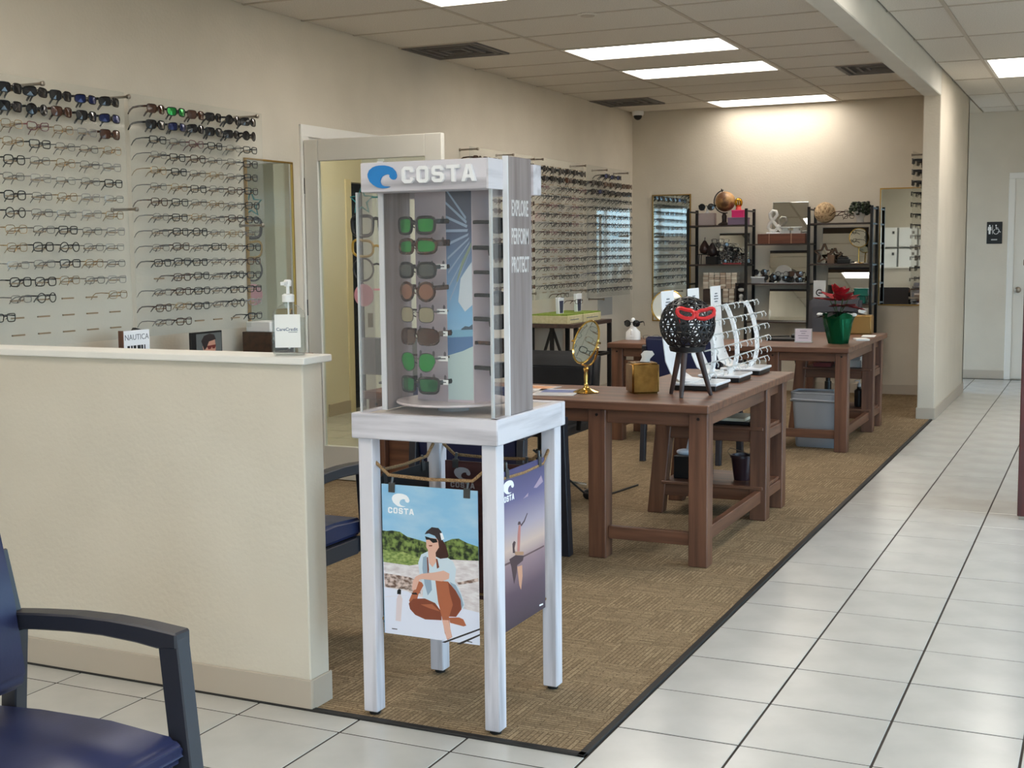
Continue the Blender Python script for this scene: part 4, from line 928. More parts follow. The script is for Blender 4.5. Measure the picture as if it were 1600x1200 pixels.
eyewear_display('white eyewear display tree behind the black globe, nearest of three', 6.10, 0)
eyewear_display('white eyewear display tree in the middle of the row of three', 6.545, 0)
eyewear_display('white eyewear display tree at the far desk end, last of three', 6.975, 0)
# on the shelves under the nearer desk
t = thing('tray', 'black tray with papers on the upper shelf under the nearer desk', 'tray', (-1.86, 6.84, .508))
b = MB(); b.box(-2.03, -1.73, 6.72, 7.0, .508, .526); part('tray_body', b, BLACKP, t, .003)
b = MB(); b.box(-2.01, -1.76, 6.73, 6.97, .526, .542); part('papers', b, mat('cream_paper', (216, 208, 186), .7), t)
t = thing('wire_rack', 'thin wire letter rack beside the tray under the nearer desk', 'rack', (-1.70, 7.04, .508))
b = MB()
for k in range(5): b.tube([(-1.76 + .016 * k, 6.97, .511), (-1.76 + .016 * k, 6.99, .59), (-1.76 + .016 * k, 7.08, .57), (-1.76 + .016 * k, 7.10, .511)], .002, 5)
b.tube([(-1.77, 6.97, .511), (-1.68, 6.97, .511)], .003, 5); b.tube([(-1.77, 7.10, .511), (-1.68, 7.10, .511)], .003, 5); part('wires', b, STEEL, t)
t = thing('tissue_dispenser', 'black box with folded white tissue on the lower shelf of the nearer desk', 'box', (-2.08, 6.80, .188))
b = MB(); b.box(-2.165, -1.985, 6.755, 6.93, .188, .315); part('box', b, BLACKP, t, .004)
b = MB(); b.ball((-2.115, 6.82, .328), .055, 12, 8, 0, (1, .6, .35)); b.beam((-2.09, 6.82, .322), (-2.075, 6.83, .405), .05, .02, 0, (0, 1, 0)); part('tissue', b, mat('bluish_tissue', (226, 230, 240), .8), t, .004, 60)
t = thing('plastic_cup', 'dark plum plastic pot on the lower shelf of the nearer desk', 'pot', (-1.80, 6.85, .188))
b = MB(); b.lathe([(.045, 0), (.062, .125), (.067, .125), (.067, .138), (.058, .138), (.042, .008)], (-1.80, 6.85, .188), 20); part('body', b, mat('plum_plastic', (50, 30, 36), .35), t, 0, 40)
b = MB(); b.tube([(-1.868, 6.85, .318), (-1.885, 6.85, .34), (-1.87, 6.85, .36), (-1.80, 6.85, .345), (-1.735, 6.85, .318)], .0025, 5); part('handle', b, STEEL, t)

# office chair behind the nearer desk
t = thing('office_chair', 'black leather office chair behind the nearer desk', 'chair', (-2.99, 6.86, FZ))
def office_chair(t, x, y, m, zt, w):
    z0 = FZ
    b = MB()
    for k in range(5):
        a = R(20 + 72 * k); b.beam((x + .04 * math.cos(a), y + .04 * math.sin(a), .115), (x + .27 * math.cos(a), y + .27 * math.sin(a), .08), .045, .03)
    part('star_base', b, CHROME, t, .006)
    for k in range(5):
        a = R(20 + 72 * k); c = (x + .275 * math.cos(a), y + .275 * math.sin(a), .0)
        b = MB(); M = Matrix.Translation((c[0], c[1], z0 + .029)) @ Matrix.Rotation(a, 4, 'Z') @ Matrix.Rotation(R(90), 4, 'X')
        b.lathe([(.022, -.025), (.029, -.02), (.029, -.004), (.02, 0), (.029, .004), (.029, .02), (.022, .025)], (0, 0, 0), 14, 0, M); part('caster', b, BLACKP, t, 0, 40)
    b = MB(); b.lathe([(.03, .08), (.03, .30), (.02, .30), (.02, .40)], (x, y, 0), 14); part('gas_lift', b, BLACKP, t, 0, 40)
    b = MB(); b.box(x - w / 2, x + w / 2, y - .24, y + .25, .40, .50); part('seat', b, m, t, .04, 50, 4)
    b = MB(); pts = [(.20, .44), (.27, .46), (.30, .60), (.335, zt - .03), (.32, zt), (.27, zt), (.235, zt - .05), (.20, .60)]
    b.prism([(x - w / 2, y + q, z) for q, z in pts], (w, 0, 0)); part('backrest', b, m, t, .03, 50, 4)
    b = MB(); b.box(x - w / 2 + .04, x + w / 2 - .04, y + .19, y + .215, .56, zt - .08); part('back_pad', b, m, t, .01, 50, 2)
    for s in (-1, 1):
        b = MB(); b.tube([(x + s * (w / 2 + .02), y + .2, .47), (x + s * (w / 2 + .05), y + .12, .62), (x + s * (w / 2 + .05), y - .15, .63), (x + s * (w / 2 + .02), y - .1, .44)], .014, 8); part('armrest', b, BLACKP, t, 0, 40)
office_chair(t, -2.99, 6.80, BLEATH, .855, .52)
b = MB(); b.tube([(-2.6, 7.4, FZ + .006), (-2.66, 7.0, FZ + .006), (-2.64, 6.6, .10), (-2.74, 6.45, .25), (-2.86, 6.4, .36)], .006, 6); single('cable', 'black cable hanging behind the nearer desk', 'cable', b, BLACKP, (-2.6, 7.4, FZ))

# ---- farther desk
def dd(x, y): return (x, y)
t = thing('poinsettia', 'red poinsettia in a shiny green foil pot on the farther desk', 'plant', (-1.80, 9.56, ZD))
px, py = -1.80, 9.56
FOIL = mat('green_foil', (8, 92, 58), .2, .7)
b = MB(); rings = []
for k, (rr, zz) in enumerate(((.070, 0), (.082, .06), (.096, .13), (.106, .185), (.122, .215))):
    rings.append([(px + (rr + (.004 + .003 * k) * math.cos(7 * a + k) ) * math.cos(a), py + (rr + .004 * math.cos(7 * a + k)) * math.sin(a), ZD + zz + (.014 * math.sin(5 * a) if k == 4 else 0)) for a in [2 * math.pi * i / 36 for i in range(36)]])
loft(b, rings[:4]); part('foil_pot', b, FOIL, t, 0, 50)
b = MB(); n = 36
b.add(rings[3] + rings[4], [(i, (i + 1) % n, n + (i + 1) % n, n + i) for i in range(n)]); part('foil_collar', b, FOIL, t, 0, 60)
b = MB()
for k in range(6):
    a = R(60 * k + 10); b.tube([(px, py, ZD + .17), (px + .03 * math.cos(a), py + .03 * math.sin(a), ZD + .25), (px + .07 * math.cos(a), py + .07 * math.sin(a), ZD + .33 + .02 * (k % 3))], .004, 5)
part('stems', b, mat('plant_stem', (60, 84, 44), .6), t)
RED = noise_col(mat('poinsettia_red', (150, 20, 34), .5), (122, 12, 24), (178, 30, 44), (1, 1, 1), 30, 2); DGRN = mat('dark_leaf', (44, 40, 40), .6); WINE = mat('dark_red_leaf', (116, 20, 32), .55)
def leaf(name, base, yaw, pitch, L, w, m):
    b = MB(); prof = [(0, .1), (.25, .75), (.5, 1), (.75, .6), (1, 0.02)]; vs = []
    d = Vector((math.cos(yaw) * math.cos(pitch), math.sin(yaw) * math.cos(pitch), math.sin(pitch))); s = Vector((-math.sin(yaw), math.cos(yaw), 0)); u = s.cross(d) * -1
    for k, (q, ww) in enumerate(prof):
        c = Vector(base) + d * L * q - Vector((0, 0, .2 * L * q * q)); vs += [c + s * w * ww, c + u * .012 * (-1 if ww > .3 else 0), c - s * w * ww]
    fs = []
    for k in range(4): fs += [(3 * k, 3 * k + 1, 3 * k + 4, 3 * k + 3), (3 * k + 1, 3 * k + 2, 3 * k + 5, 3 * k + 4)]
    b.add(vs, fs); part(name, b, m, t, 0, 60)
rr = random.Random(3)
for k in range(9): leaf('red_leaf', (px + .02 * math.cos(k * .7), py + .02 * math.sin(k * .7), ZD + .315), 2 * math.pi * k / 9 + rr.uniform(-.15, .15), rr.uniform(.3, .7), rr.uniform(.15, .19), rr.uniform(.042, .052), RED)
for k in range(8): leaf('red_leaf', (px, py, ZD + .34), 2 * math.pi * k / 8 + .3 + rr.uniform(-.15, .15), rr.uniform(.75, 1.15), rr.uniform(.11, .15), rr.uniform(.032, .042), RED)
for k in range(7): leaf('wine_leaf', (px + .04, py, ZD + .28), 2 * math.pi * k / 7, rr.uniform(-.05, .3), rr.uniform(.12, .18), .035, WINE)
for k in range(9): leaf('green_leaf', (px, py, ZD + .235), 2 * math.pi * k / 9 + .3, rr.uniform(-.05, .2), rr.uniform(.13, .2), .036, DGRN)
b = MB()
for k in range(4): b.ball((px + .02 * math.cos(k * 1.6), py - .02 + .02 * math.sin(k * 1.6), ZD + .39), .007, 8, 6)
part('yellow_buds', b, mat('bud_yellow', (226, 196, 80), .6), t)
for k, (x, y) in enumerate(((-1.905, 9.50), (-1.70, 9.50))):
    b = MB()
    for s in (-1, 1): b.ball((x + s * .022, y, ZD + .215), .022, 10, 6, 0, (1, .5, .6))
    b.ball((x, y - .004, ZD + .215), .010, 8, 6); single('bow', 'white bow on the %s edge of the green foil pot' % ('left', 'right')[k], 'bow', b, PAPER, (x, y, ZD + .21), 0, 60, 'bows on the foil pot')
t = thing('sign_holder', 'small clear sign holder with pale card on the farther desk', 'sign', (-2.06, 9.58, ZD))
b = MB(); b.box(-2.125, -1.995, 9.575, 9.581, ZD, ZD + .105); b.box(-2.125, -1.995, 9.56, 9.62, ZD, ZD + .004); part('holder', b, ACRE, t)
b = MB(); b.box(-2.119, -2.001, 9.5735, 9.575, ZD + .008, ZD + .100); cdp = part('card', b, mat('pale_lilac_card', (222, 212, 222), .6), t)
b = MB()
for k, w in enumerate((.05, .03, .08, .07)): b.box(-2.06 - w / 2, -2.06 + w / 2, 9.573, 9.5735, ZD + .082 - .017 * k, ZD + .087 - .017 * k)
part('print', b, mat('lilac_ink', (150, 140, 156), .6), cdp)
t = thing('tissue_box', 'gold tissue box near the back corner of the farther desk', 'tissue box', (-1.83, 10.70, ZD))
b = MB(); b.box(-1.915, -1.74, 10.62, 10.76, ZD, ZD + .155); part('cover', b, mat('pale_gold', (164, 130, 78), .35, .7), t, .008, 50, 3)
b = MB(); b.lathe([(.034, .153), (.036, .158), (.026, .158)], (-1.83, 10.69, ZD), 18); part('opening_rim', b, mat('dark_gold'), t, 0, 40)
tissue(t, (-1.84, 10.69, ZD + .155), .05)
t = thing('desk_tray', 'flat black tray with pens on the farther desk, left of the sign', 'tray', (-2.25, 9.75, ZD))
b = MB(); b.box(-2.37, -2.14, 9.68, 9.86, ZD, ZD + .022); part('tray_body', b, BLACKP, t, .004)
b = MB(); b.tube([(-2.36, 9.72, ZD + .03), (-2.2, 9.74, ZD + .035)], .006, 6); b.ball((-2.17, 9.76, ZD + .035), .026, 10, 6, 0, (1, .7, .7)); part('clutter', b, BLACKP, t)
sheet('notepad', 'white notepad beside the green pot on the farther desk', 'notepad', (-1.70, 9.95), .10, .15, ZD, .012, 20, PAPER)
sheet('notepad', 'thin white papers at the right edge of the farther desk', 'papers', (-1.72, 10.40), .10, .2, ZD, .004, 5, PAPER)
t = thing('office_chair', 'grey office chair behind the farther desk, back seen by the poinsettia', 'chair', (-2.12, 11.2, FZ))
office_chair(t, -2.20, 11.25, GREYF, 1.02, .46)
# under the farther desk
t = thing('paper_stack', 'stack of white papers on the upper shelf under the farther desk', 'papers', (-1.83, 10.42, .508))
b = MB(); b.box(-1.95, -1.77, 10.37, 10.60, .508, .56); part('stack', b, PAPER, t)
b = MB(); b.box(-1.93, -1.78, 10.38, 10.58, .56, .59, 0, Matrix.Translation((0, 0, 0))); part('top_sheets', b, mat('grey_paper', (206, 206, 204), .7), t)
sheet('book', 'red covered booklet on the upper shelf under the farther desk', 'book', (-2.08, 10.44), .14, .2, .508, .03, 4, mat('dull_red_cover', (120, 44, 38), .5))
t = thing('pump_bottle', 'small black pump bottle on the lower shelf under the farther desk', 'bottle', (-1.79, 10.42, .188))
b = MB(); b.lathe([(.036, 0), (.038, .01), (.038, .13), (.016, .145), (.016, .16)], (-1.79, 10.42, .188), 16); part('body', b, BLACKP, t, 0, 40)
b = MB(); b.lathe([(.014, .16), (.014, .185), (.006, .19), (.006, .21)], (-1.79, 10.42, .188), 10); b.beam((-1.79, 10.42, .398), (-1.82, 10.40, .396), .012, .008); part('pump', b, WHITE, t, 0, 40)
# trash bin
t = thing('trash_bin', 'grey plastic trash bin with a liner under the farther desk', 'trash bin', (-1.91, 9.45, FZ))
x, y = -1.912, 9.44
def rr_(hx, hy, r, z, c=(x, y)): return [(c[0] + a, c[1] + b_, z) for a, b_ in rrect(hx, hy, r)]
BIN = mat('grey_bin_plastic', (150, 154, 160), .45)
b = MB(); loft(b, [rr_(.145, .10, .03, FZ), rr_(.150, .105, .03, .02), rr_(.175, .125, .035, .37)]); part('body', b, BIN, t, 0, 40)
b = MB(); b.tube(rr_(.178, .128, .038, .402), .010, 6, True); loft(b, [rr_(.176, .126, .036, .34), rr_(.182, .132, .038, .345), rr_(.184, .134, .038, .40)]); part('rim', b, BIN, t, 0, 40)
b = MB(); b.tube([(p[0], p[1], p[2] + .008 * math.sin(5 * i)) for i, p in enumerate(rr_(.183, .133, .038, .352))], .008, 6, True); part('liner_fold', b, mat('liner_grey', (178, 180, 186), .3), t, 0, 60)
b = MB(); b.box(-1.80, -1.775, 9.42, 9.44, .39, .425); part('liner_knot', b, mat('liner_grey'), t)
# face shaped glasses holder on the far left end of the farther desk
t = thing('face_holder', 'white face shaped glasses holder on the left end of the farther desk', 'figurine', (-3.385, 9.52, ZD))
x, y = -3.385, 9.52
b = MB(); loft(b, [[(x + a, y + c, ZD + zz) for a, c in rrect(w, d, min(w, d) * .8)] for zz, w, d in ((0, .058, .04), (.06, .055, .04), (.085, .030, .03), (.10, .018, .025), (.15, .014, .022))]); b.ball((x, y, ZD + .155), .017, 12, 8)
b.ball((x, y - .034, ZD + .055), .012, 10, 6, 0, (1, .8, 2.2)); b.ball((x, y - .037, ZD + .026), .018, 10, 6, 0, (1, .5, .3)); part('head', b, WHITE, t, 0, 50)
glasses('s_round', 'black sunglasses on the white face shaped holder', (x, y - .032, ZD + .128), 0, None)
glasses('e_wire', 'loose wire eyeglasses beside the white face shaped holder', (-3.245, 9.55, ZD + .018), R(20), None)
t = thing('round_mirror', 'round white framed table mirror at the far side of the desks, behind the black globe', 'mirror', (-3.16, 9.72, ZD))
b = MB(); M = Matrix.Translation((-3.16, 9.72, 1.005)) @ Matrix.Rotation(R(25), 4, 'Z') @ Matrix.Rotation(R(80), 4, 'X'); b.lathe([(.125, -.006), (.128, 0), (.125, .006), (.11, .007)], (0, 0, 0), 32, 0, M); part('glass', b, mat('pale_mirror', (232, 234, 226), .1, .5), t, 0, 40)
b = MB(); b.tube([Vector((0.132 * math.cos(a), .132 * math.sin(a), 0)) for a in [2 * math.pi * i / 32 for i in range(32)]], .005, 6, True, 0, M); part('rim', b, BRASS, t, 0, 40)
b = MB(); b.lathe([(.06, 0), (.055, .008), (.008, .015), (.007, .125)], (-3.16, 9.72, ZD), 18); part('stand', b, BRASS, t, 0, 40)
# black waiting block / monitor behind the globe
t = thing('monitor', 'black monitor on the farther desk, mostly hidden by the black globe', 'monitor', (-2.95, 9.62, ZD))
b = MB(); b.box(-3.09, -2.72, 9.61, 9.635, ZD + .06, ZD + .25); part('panel', b, BLACKP, t, .004)
b = MB(); b.box(-2.93, -2.88, 9.62, 9.65, ZD, ZD + .12); b.box(-3.0, -2.81, 9.56, 9.68, ZD, ZD + .01); part('foot', b, BLACKP, t)

# ------------------------------------------------------------------ acrylic eyeglass boards on the left wall
ORD = ['first', 'second', 'third', 'fourth', 'fifth', 'sixth', 'seventh', 'eighth', 'ninth', 'tenth', 'eleventh', 'twelfth', 'thirteenth', 'fourteenth', 'fifteenth']
ROWZ = [2.207 - .0793 * i for i in range(15)]
_slot = MB(); _slot.box(-.004, .004, -.037, .037, -.0035, .0035); SLOT = mesh('slot', _slot, mat('bronze_slot', (138, 116, 88), .5), (0, 0, 0))
def board(y0, y1, label, x=-4.545, z0=1.03, z1=2.27, cols=(), bolts=()):
    t = thing('glasses_board', label, 'display board', (x, (y0 + y1) / 2, (z0 + z1) / 2), 0, 'clear acrylic eyeglass boards')
    b = MB(); b.box(x, x + .006, y0, y1, z0, z1); part('sheet', b, ACR, t)
    for (yy, zz) in bolts:
        b = MB(); M = Matrix.Translation((XL + .001, yy, zz)) @ Matrix.Rotation(R(90), 4, 'Y')
        b.lathe([(.012, 0), (.012, .008), (.007, .010), (.007, .150), (.011, .151), (.012, .165), (.008, .168)], (0, 0, 0), 10, 0, M); part('standoff', b, STEEL, t, 0, 40)
    for c in cols:
        for z in ROWZ:
            obj('slot', SLOT, t, (x + .004 - t.location.x, c - t.location.y, z - .006 - t.location.z))
    return t
C1 = [4.213, 4.372, 4.531, 4.690, 4.850, 5.010]; C2 = [5.351, 5.511, 5.670, 5.830, 5.990, 6.150]
CB = [10.44, 10.615, 10.79, 10.965, 11.14, 11.315]; CC = [11.62, 11.79, 11.96, 12.13, 12.30, 12.47, 12.61]
board(3.98, 5.135, 'clear acrylic eyeglass board nearest the camera, at the left picture edge', cols=C1, bolts=[(4.55, 2.245), (5.125, 2.245), (5.15, 1.685)])
board(5.172, 6.297, 'clear acrylic eyeglass board partly in front of the gold framed wall mirror', cols=C2, bolts=[(6.2, 2.245), (6.22, 1.62)])
board(9.0, 10.2, 'clear acrylic eyeglass board behind the display stand', bolts=[(9.06, 2.252), (9.72, 2.25), (10.15, 2.24), (10.15, 1.09)])
board(10.24, 11.385, 'clear acrylic eyeglass board right of the display stand', cols=CB, bolts=[(10.33, 2.25), (11.33, 2.25), (11.33, 1.62), (11.33, 1.08)])
board(11.465, 12.68, 'clear acrylic eyeglass board farthest back, by the room corner', z0=1.0, bolts=[(11.9, 2.24), (12.5, 2.24), (12.5, 1.6), (11.8, .98)])
XF = -4.512
def put(row, k, key, y, z, name, frm, n, group, full):
    lab = '%s, %s row down, %s from left, %s' % (STY[key]['desc'], ORD[row], ORD[k], name)
    glasses(key, lab, (XF, y + random.uniform(-.006, .006), z + random.uniform(-.003, .003)), R(90 + random.uniform(-3, 3)), group, full)
K = {'.': None, 'B': 'e_black', 'S': 'e_blacksoft', 'w': 'e_wire', 'g': 'e_gold', 't': 'e_tort', 'c': 'e_clear', 'R': 'e_round', 'b': 'e_blue', 'n': 'e_wine', 's': 'e_silver',
     '1': 's_black', '2': 's_sport', '3': 's_blue', '4': 's_brown', '5': 's_round', '6': 's_green'}
# left board, columns left to right (nearest first)
P1 = ['512132', '215413', 'sgngc4', 'wgBwwg', 'BSwgwc', 'swcswB', 'BSwgcs', 'wRwscg', 'wgwBwc', 'tgSRws', 'wswBgw', 'gSSgwc', 'wsR.wg', 'B.....', '......']
P1[12] = 'wwR..g'
for r, s in enumerate(P1):
    for k, ch_ in enumerate(s):
        if K[ch_] and k > 0: put(r, k - 1, K[ch_], C1[k], ROWZ[r], 'left edge board', 'its left', 5, 'eyeglasses on the board nearest the camera' if K[ch_][0] == 'e' else 'sunglasses on the board nearest the camera', True)
glasses('e_black', 'black rectangular eyeglasses alone in fourteenth row of left edge board', (XF, C1[0] + .06, ROWZ[13]), R(90), 'eyeglasses on the board nearest the camera')
P2 = ['464152', '132125', 'BwnBwB', 'wBtwsB', 'gBwgwB', 'wgBwtB', 'tBwgwB', 'wBgwtB', 'wBSwgw', 'wtwBgB', 'BBBwwt', '.tBwBB', 'wtBwBB', 'tgBwRc', 'wt...B']
for r, s in enumerate(P2):
    for k, ch_ in enumerate(s):
        if K[ch_]: put(r, k, K[ch_], C2[k], ROWZ[r], 'board beside gold mirror', 'its left', 6, 'eyeglasses on the board by the gold mirror' if K[ch_][0] == 'e' else 'sunglasses on the board by the gold mirror', True)
rg = random.Random(11)
for r in range(14):
    for k, c in enumerate(CB):
        key = rg.choice(['s_black', 's_sport', 's_brown', 's_round']) if r < 2 else rg.choice(['e_black', 'e_tort', 'e_tort', 'e_blacksoft', 'e_wine', 'e_round', 'e_clear'])
        put(r, k, key, c, ROWZ[r] - .035 if r < 0 else 2.172 - .0793 * r, 'board right of stand', 'its left', 6, 'eyeglasses on the board right of the stand' if key[0] == 'e' else 'sunglasses on the board right of the stand', False)
for r in range(15):
    for k, c in enumerate(CC):
        if r == 0 and not 2 <= k <= 4: continue
        key = rg.choice(['s_black', 's_sport', 's_brown', 's_blue']) if r < 3 else rg.choice(['e_black', 'e_blacksoft', 'e_blue', 'e_black', 'e_blacksoft', 'e_round'])
        put(r, k, key, c, 2.182 - .0793 * r, 'back corner board', 'its left', 7, 'eyeglasses on the back corner board' if key[0] == 'e' else 'sunglasses on the back corner board', False)
b = MB(); src = {k: STY[k]['one'] for k in ('e_wire', 'e_tort', 's_brown', 'e_gold')}
def add_mesh(b, me, M, mi=0):
    b.add([v.co for v in me.vertices], [tuple(p.vertices) for p in me.polygons], mi, M)
for r in range(14):
    for c in (9.1, 9.27, 9.44, 9.61, 9.78, 9.95, 10.12):
        add_mesh(b, src['s_brown' if r < 2 else rg.choice(['e_wire', 'e_tort', 'e_gold'])], Matrix.Translation((XF, c, 2.18 - .0793 * r)) @ Matrix.Rotation(R(90), 4, 'Z'))
o = single('eyeglasses', 'rows of eyeglasses on the board behind the display stand', 'eyeglasses', b, FTOR, (XF, 9.6, 1.6)); o['kind'] = 'stuff'

# gold framed mirror on the left wall
def framed_mirror(name, label, plane, a0, a1, z0, z1, pos, fw, fm, thick=.02, glassm=MIRR):
    """plane 'x': hangs on wall x=pos facing +x ; 'y': on wall y=pos facing -y"""
    def bx(b, u0, u1, q0, q1, d0, d1):
        if plane == 'x': b.box(pos + d0, pos + d1, u0, u1, q0, q1)
        else: b.box(u0, u1, pos - d1, pos - d0, q0, q1)
    c = (pos, (a0 + a1) / 2, z0) if plane == 'x' else ((a0 + a1) / 2, pos, z0)
    t = thing(name, label, 'mirror', c)
    f = MB(); bx(f, a0, a1, z0, z0 + fw, 0, thick); bx(f, a0, a1, z1 - fw, z1, 0, thick); bx(f, a0, a0 + fw, z0 + fw, z1 - fw, 0, thick); bx(f, a1 - fw, a1, z0 + fw, z1 - fw, 0, thick)
    part('frame', f, fm, t, .001)
    g = MB(); bx(g, a0 + fw, a1 - fw, z0 + fw, z1 - fw, 0, thick * .6); part('glass', g, glassm, t); return t
THING = mat('thin_gold_frame', (170, 134, 70), .3, .8)
framed_mirror('wall_mirror', 'tall gold framed wall mirror left of the open door', 'x', 6.268, 6.752, .35, 2.02, XL, .011, THING)
framed_mirror('wall_mirror', 'tall gold framed mirror on the back wall by the left shelf', 'y', -4.432, -4.009, .70, 2.038, YB, .012, THING)
framed_mirror('wall_mirror', 'tall gold framed mirror on the back wall right of the shelves', 'y', -2.078, -1.62, .886, 2.039, YB, .012, THING)

# novelty glasses stuck on the glass door
dy = 6.886
def decal(name, label, z, draw):
    b = MB(); m = draw(b, z); single(name, label, 'novelty glasses', b, m, (-4.13, dy, z), 0, 40, 'novelty glasses on the glass door')
DT = mat('teal_outline', (30, 130, 130), .5); DGO = mat('mustard_plastic', (176, 140, 48), .4); DPK = mat('pink_translucent', (226, 160, 168), .4); DB2 = mat('soft_black', (26, 24, 26), .5); DBL = mat('royal_blue', (36, 56, 130), .5)
def d_star(b, z):
    for s in (-1, 1):
        c = (-4.13 + s * .10, z); b.tube([(c[0] + (.085 if i % 2 == 0 else .038) * math.sin(i * math.pi / 5), dy, c[1] + (.085 if i % 2 == 0 else .038) * math.cos(i * math.pi / 5)) for i in range(10)], .006, 6, True)
    b.tube([(-4.16, dy, z + .02), (-4.10, dy, z + .02)], .006, 6); return DT
def d_rims(kind, w, h, th, m, br=.02):
    def f(b, z):
        for s in (-1, 1): b.tube([(-4.13 + s * (.098 + x), dy, z + q) for x, q in rim(kind, w, h, 24)], th, 6, True, 0, None, 1)
        b.tube([(-4.13 - .025, dy, z + br), (-4.13, dy, z + br + .006), (-4.13 + .025, dy, z + br)], th, 6); return m
    return f
decal('novelty_glasses', 'teal star shaped outline glasses, topmost on the glass door', 1.775, d_star)
decal('novelty_glasses', 'thick black square novelty glasses on the glass door, below the stars', 1.62, d_rims('way', .075, .062, .011, DB2, .04))
decal('novelty_glasses', 'mustard yellow cat-eye novelty glasses on the glass door', 1.48, d_rims('cat', .074, .05, .0085, DGO, .012))
decal('novelty_glasses', 'thin black round novelty glasses on the glass door', 1.35, d_rims('round', .072, .07, .0065, DB2, .03))
def d_pink(b, z):
    for s in (-1, 1): b.lathe([(.07, -.003), (.07, .003)], (0, 0, 0), 26, 0, Matrix.Translation((-4.13 + s * .098, dy, z)) @ Matrix.Rotation(R(90), 4, 'X'))
    b.box(-4.16, -4.10, dy - .003, dy + .003, z + .03, z + .042); return DPK
decal('novelty_glasses', 'pink round lens novelty glasses, lowest on the glass door', 1.19, d_pink)

# console table behind the partition with its signs
t = thing('console_table', 'dark console table behind the partition under the left eyeglass boards', 'table', (-4.4, 5.3, FZ))
b = MB(); b.box(-4.63, -4.24, 4.1, 6.33, .84, .87); part('table_top', b, W_('y'), t, .003)
for x in (-4.61, -4.29):
    for y in (4.12, 6.2):
        b = MB(); b.box(x, x + .04, y, y + .04, FZ, .84); part('leg', b, DARKM, t)
b = MB(); b.box(-4.26, -4.245, 4.16, 6.2, .78, .84); part('apron', b, W_('y'), t)
t = thing('brand_sign', 'white tabletop sign with black lettering, behind the white partition', 'sign', (-4.4, 5.0, .87))
b = MB(); b.box(-4.42, -4.395, 4.90, 5.09, .87, 1.080); part('block', b, WACR, t, .002)
b = MB(); b.box(-4.421, -4.394, 4.892, 4.90, .87, 1.082); part('wood_edge', b, W_('z'), t)
text('lettering', 'NAUTICA', .040, GREYINK, t, (-4.3948, 4.995, 1.045), (R(90), 0, R(90)), .0004)
b = MB()
for k, (a, w) in enumerate(((0, .018), (.026, .012), (.044, .02), (.072, .024), (.10, .014), (.122, .008))): b.box(-4.395, -4.3944, 4.925 + a, 4.925 + a + w, .975, 1.005)
part('print', b, INK, t)
b = MB(); b.prism([(-4.44, 5.06, .87), (-4.44, 5.13, .90), (-4.44, 5.125, 1.02), (-4.44, 5.10, 1.075), (-4.44, 5.04, 1.09), (-4.44, 5.02, 1.07), (-4.44, 5.07, 1.04), (-4.44, 5.085, .98)], (-.02, 0, 0)); single('curved_stand', 'curved black plastic piece behind the white lettered sign', 'stand', b, BLACKP, (-4.45, 5.07, .87), .002)
t = thing('photo_frame', 'black framed photo of a man wearing glasses, behind the partition', 'photo frame', (-4.4, 5.55, .87))
b = MB(); b.box(-4.415, -4.40, 5.418, 5.68, .87, 1.040); part('frame', b, BLACKP, t, .002)
b = MB(); b.box(-4.40, -4.3995, 5.46, 5.672, .885, 1.030); ph = part('print', b, mat('print_grey_green', (96, 100, 98), .5), t)
def fx(P, lvl, b, mi): flat_poly(b, P, ((-4.3995 + .0003 * lvl, 0, 0), (0, 1, 0), (0, 0, 1), (1, 0, 0)), .0003, mi)
b = MB(); fx([(5.53, .90), (5.51, .96), (5.54, 1.0), (5.58, 1.012), (5.615, 1.0), (5.622, .95), (5.612, .90)], 0, b, 0)
fx([(5.525, .94), (5.50, .99), (5.525, 1.018), (5.57, 1.028), (5.61, 1.02), (5.625, .995), (5.60, .99), (5.565, .985), (5.545, .955)], 1, b, 1)
fx([(5.545, .962), (5.622, .966), (5.622, .958), (5.612, .945), (5.594, .945), (5.588, .957), (5.578, .944), (5.558, .943)], 2, b, 2)
part('portrait_print', b, [mat('print_face', (196, 146, 124), .5), mat('print_dark_hair', (40, 30, 30), .5), mat('print_red_glasses', (110, 36, 30), .5)], ph)
# made-up box standing in for a reflection in the gold mirror
t = thing('reflection_box', 'small dark wooden organizer on the console, added in place of a mirror reflection', 'organizer', (-4.5, 6.22, .87))
b = MB(); b.box(-4.60, -4.40, 6.13, 6.138, .87, 1.0); b.box(-4.60, -4.40, 6.302, 6.31, .87, 1.0); b.box(-4.60, -4.40, 6.138, 6.302, .87, .885); b.box(-4.60, -4.40, 6.138, 6.302, .985, 1.0); b.box(-4.60, -4.595, 6.138, 6.302, .885, .985); part('box', b, wood('dark_oak_box_', (58, 42, 32), (88, 64, 46), 'y', .5), t)
b = MB(); b.box(-4.57, -4.41, 6.142, 6.30, .885, .945); part('papers', b, BLACKP, t)  # solid black block serves as the dark inside of the box
b = MB(); b.box(-4.58, -4.41, 6.14, 6.30, 1.0, 1.06); part('white_tray', b, PAPER, t, .004)

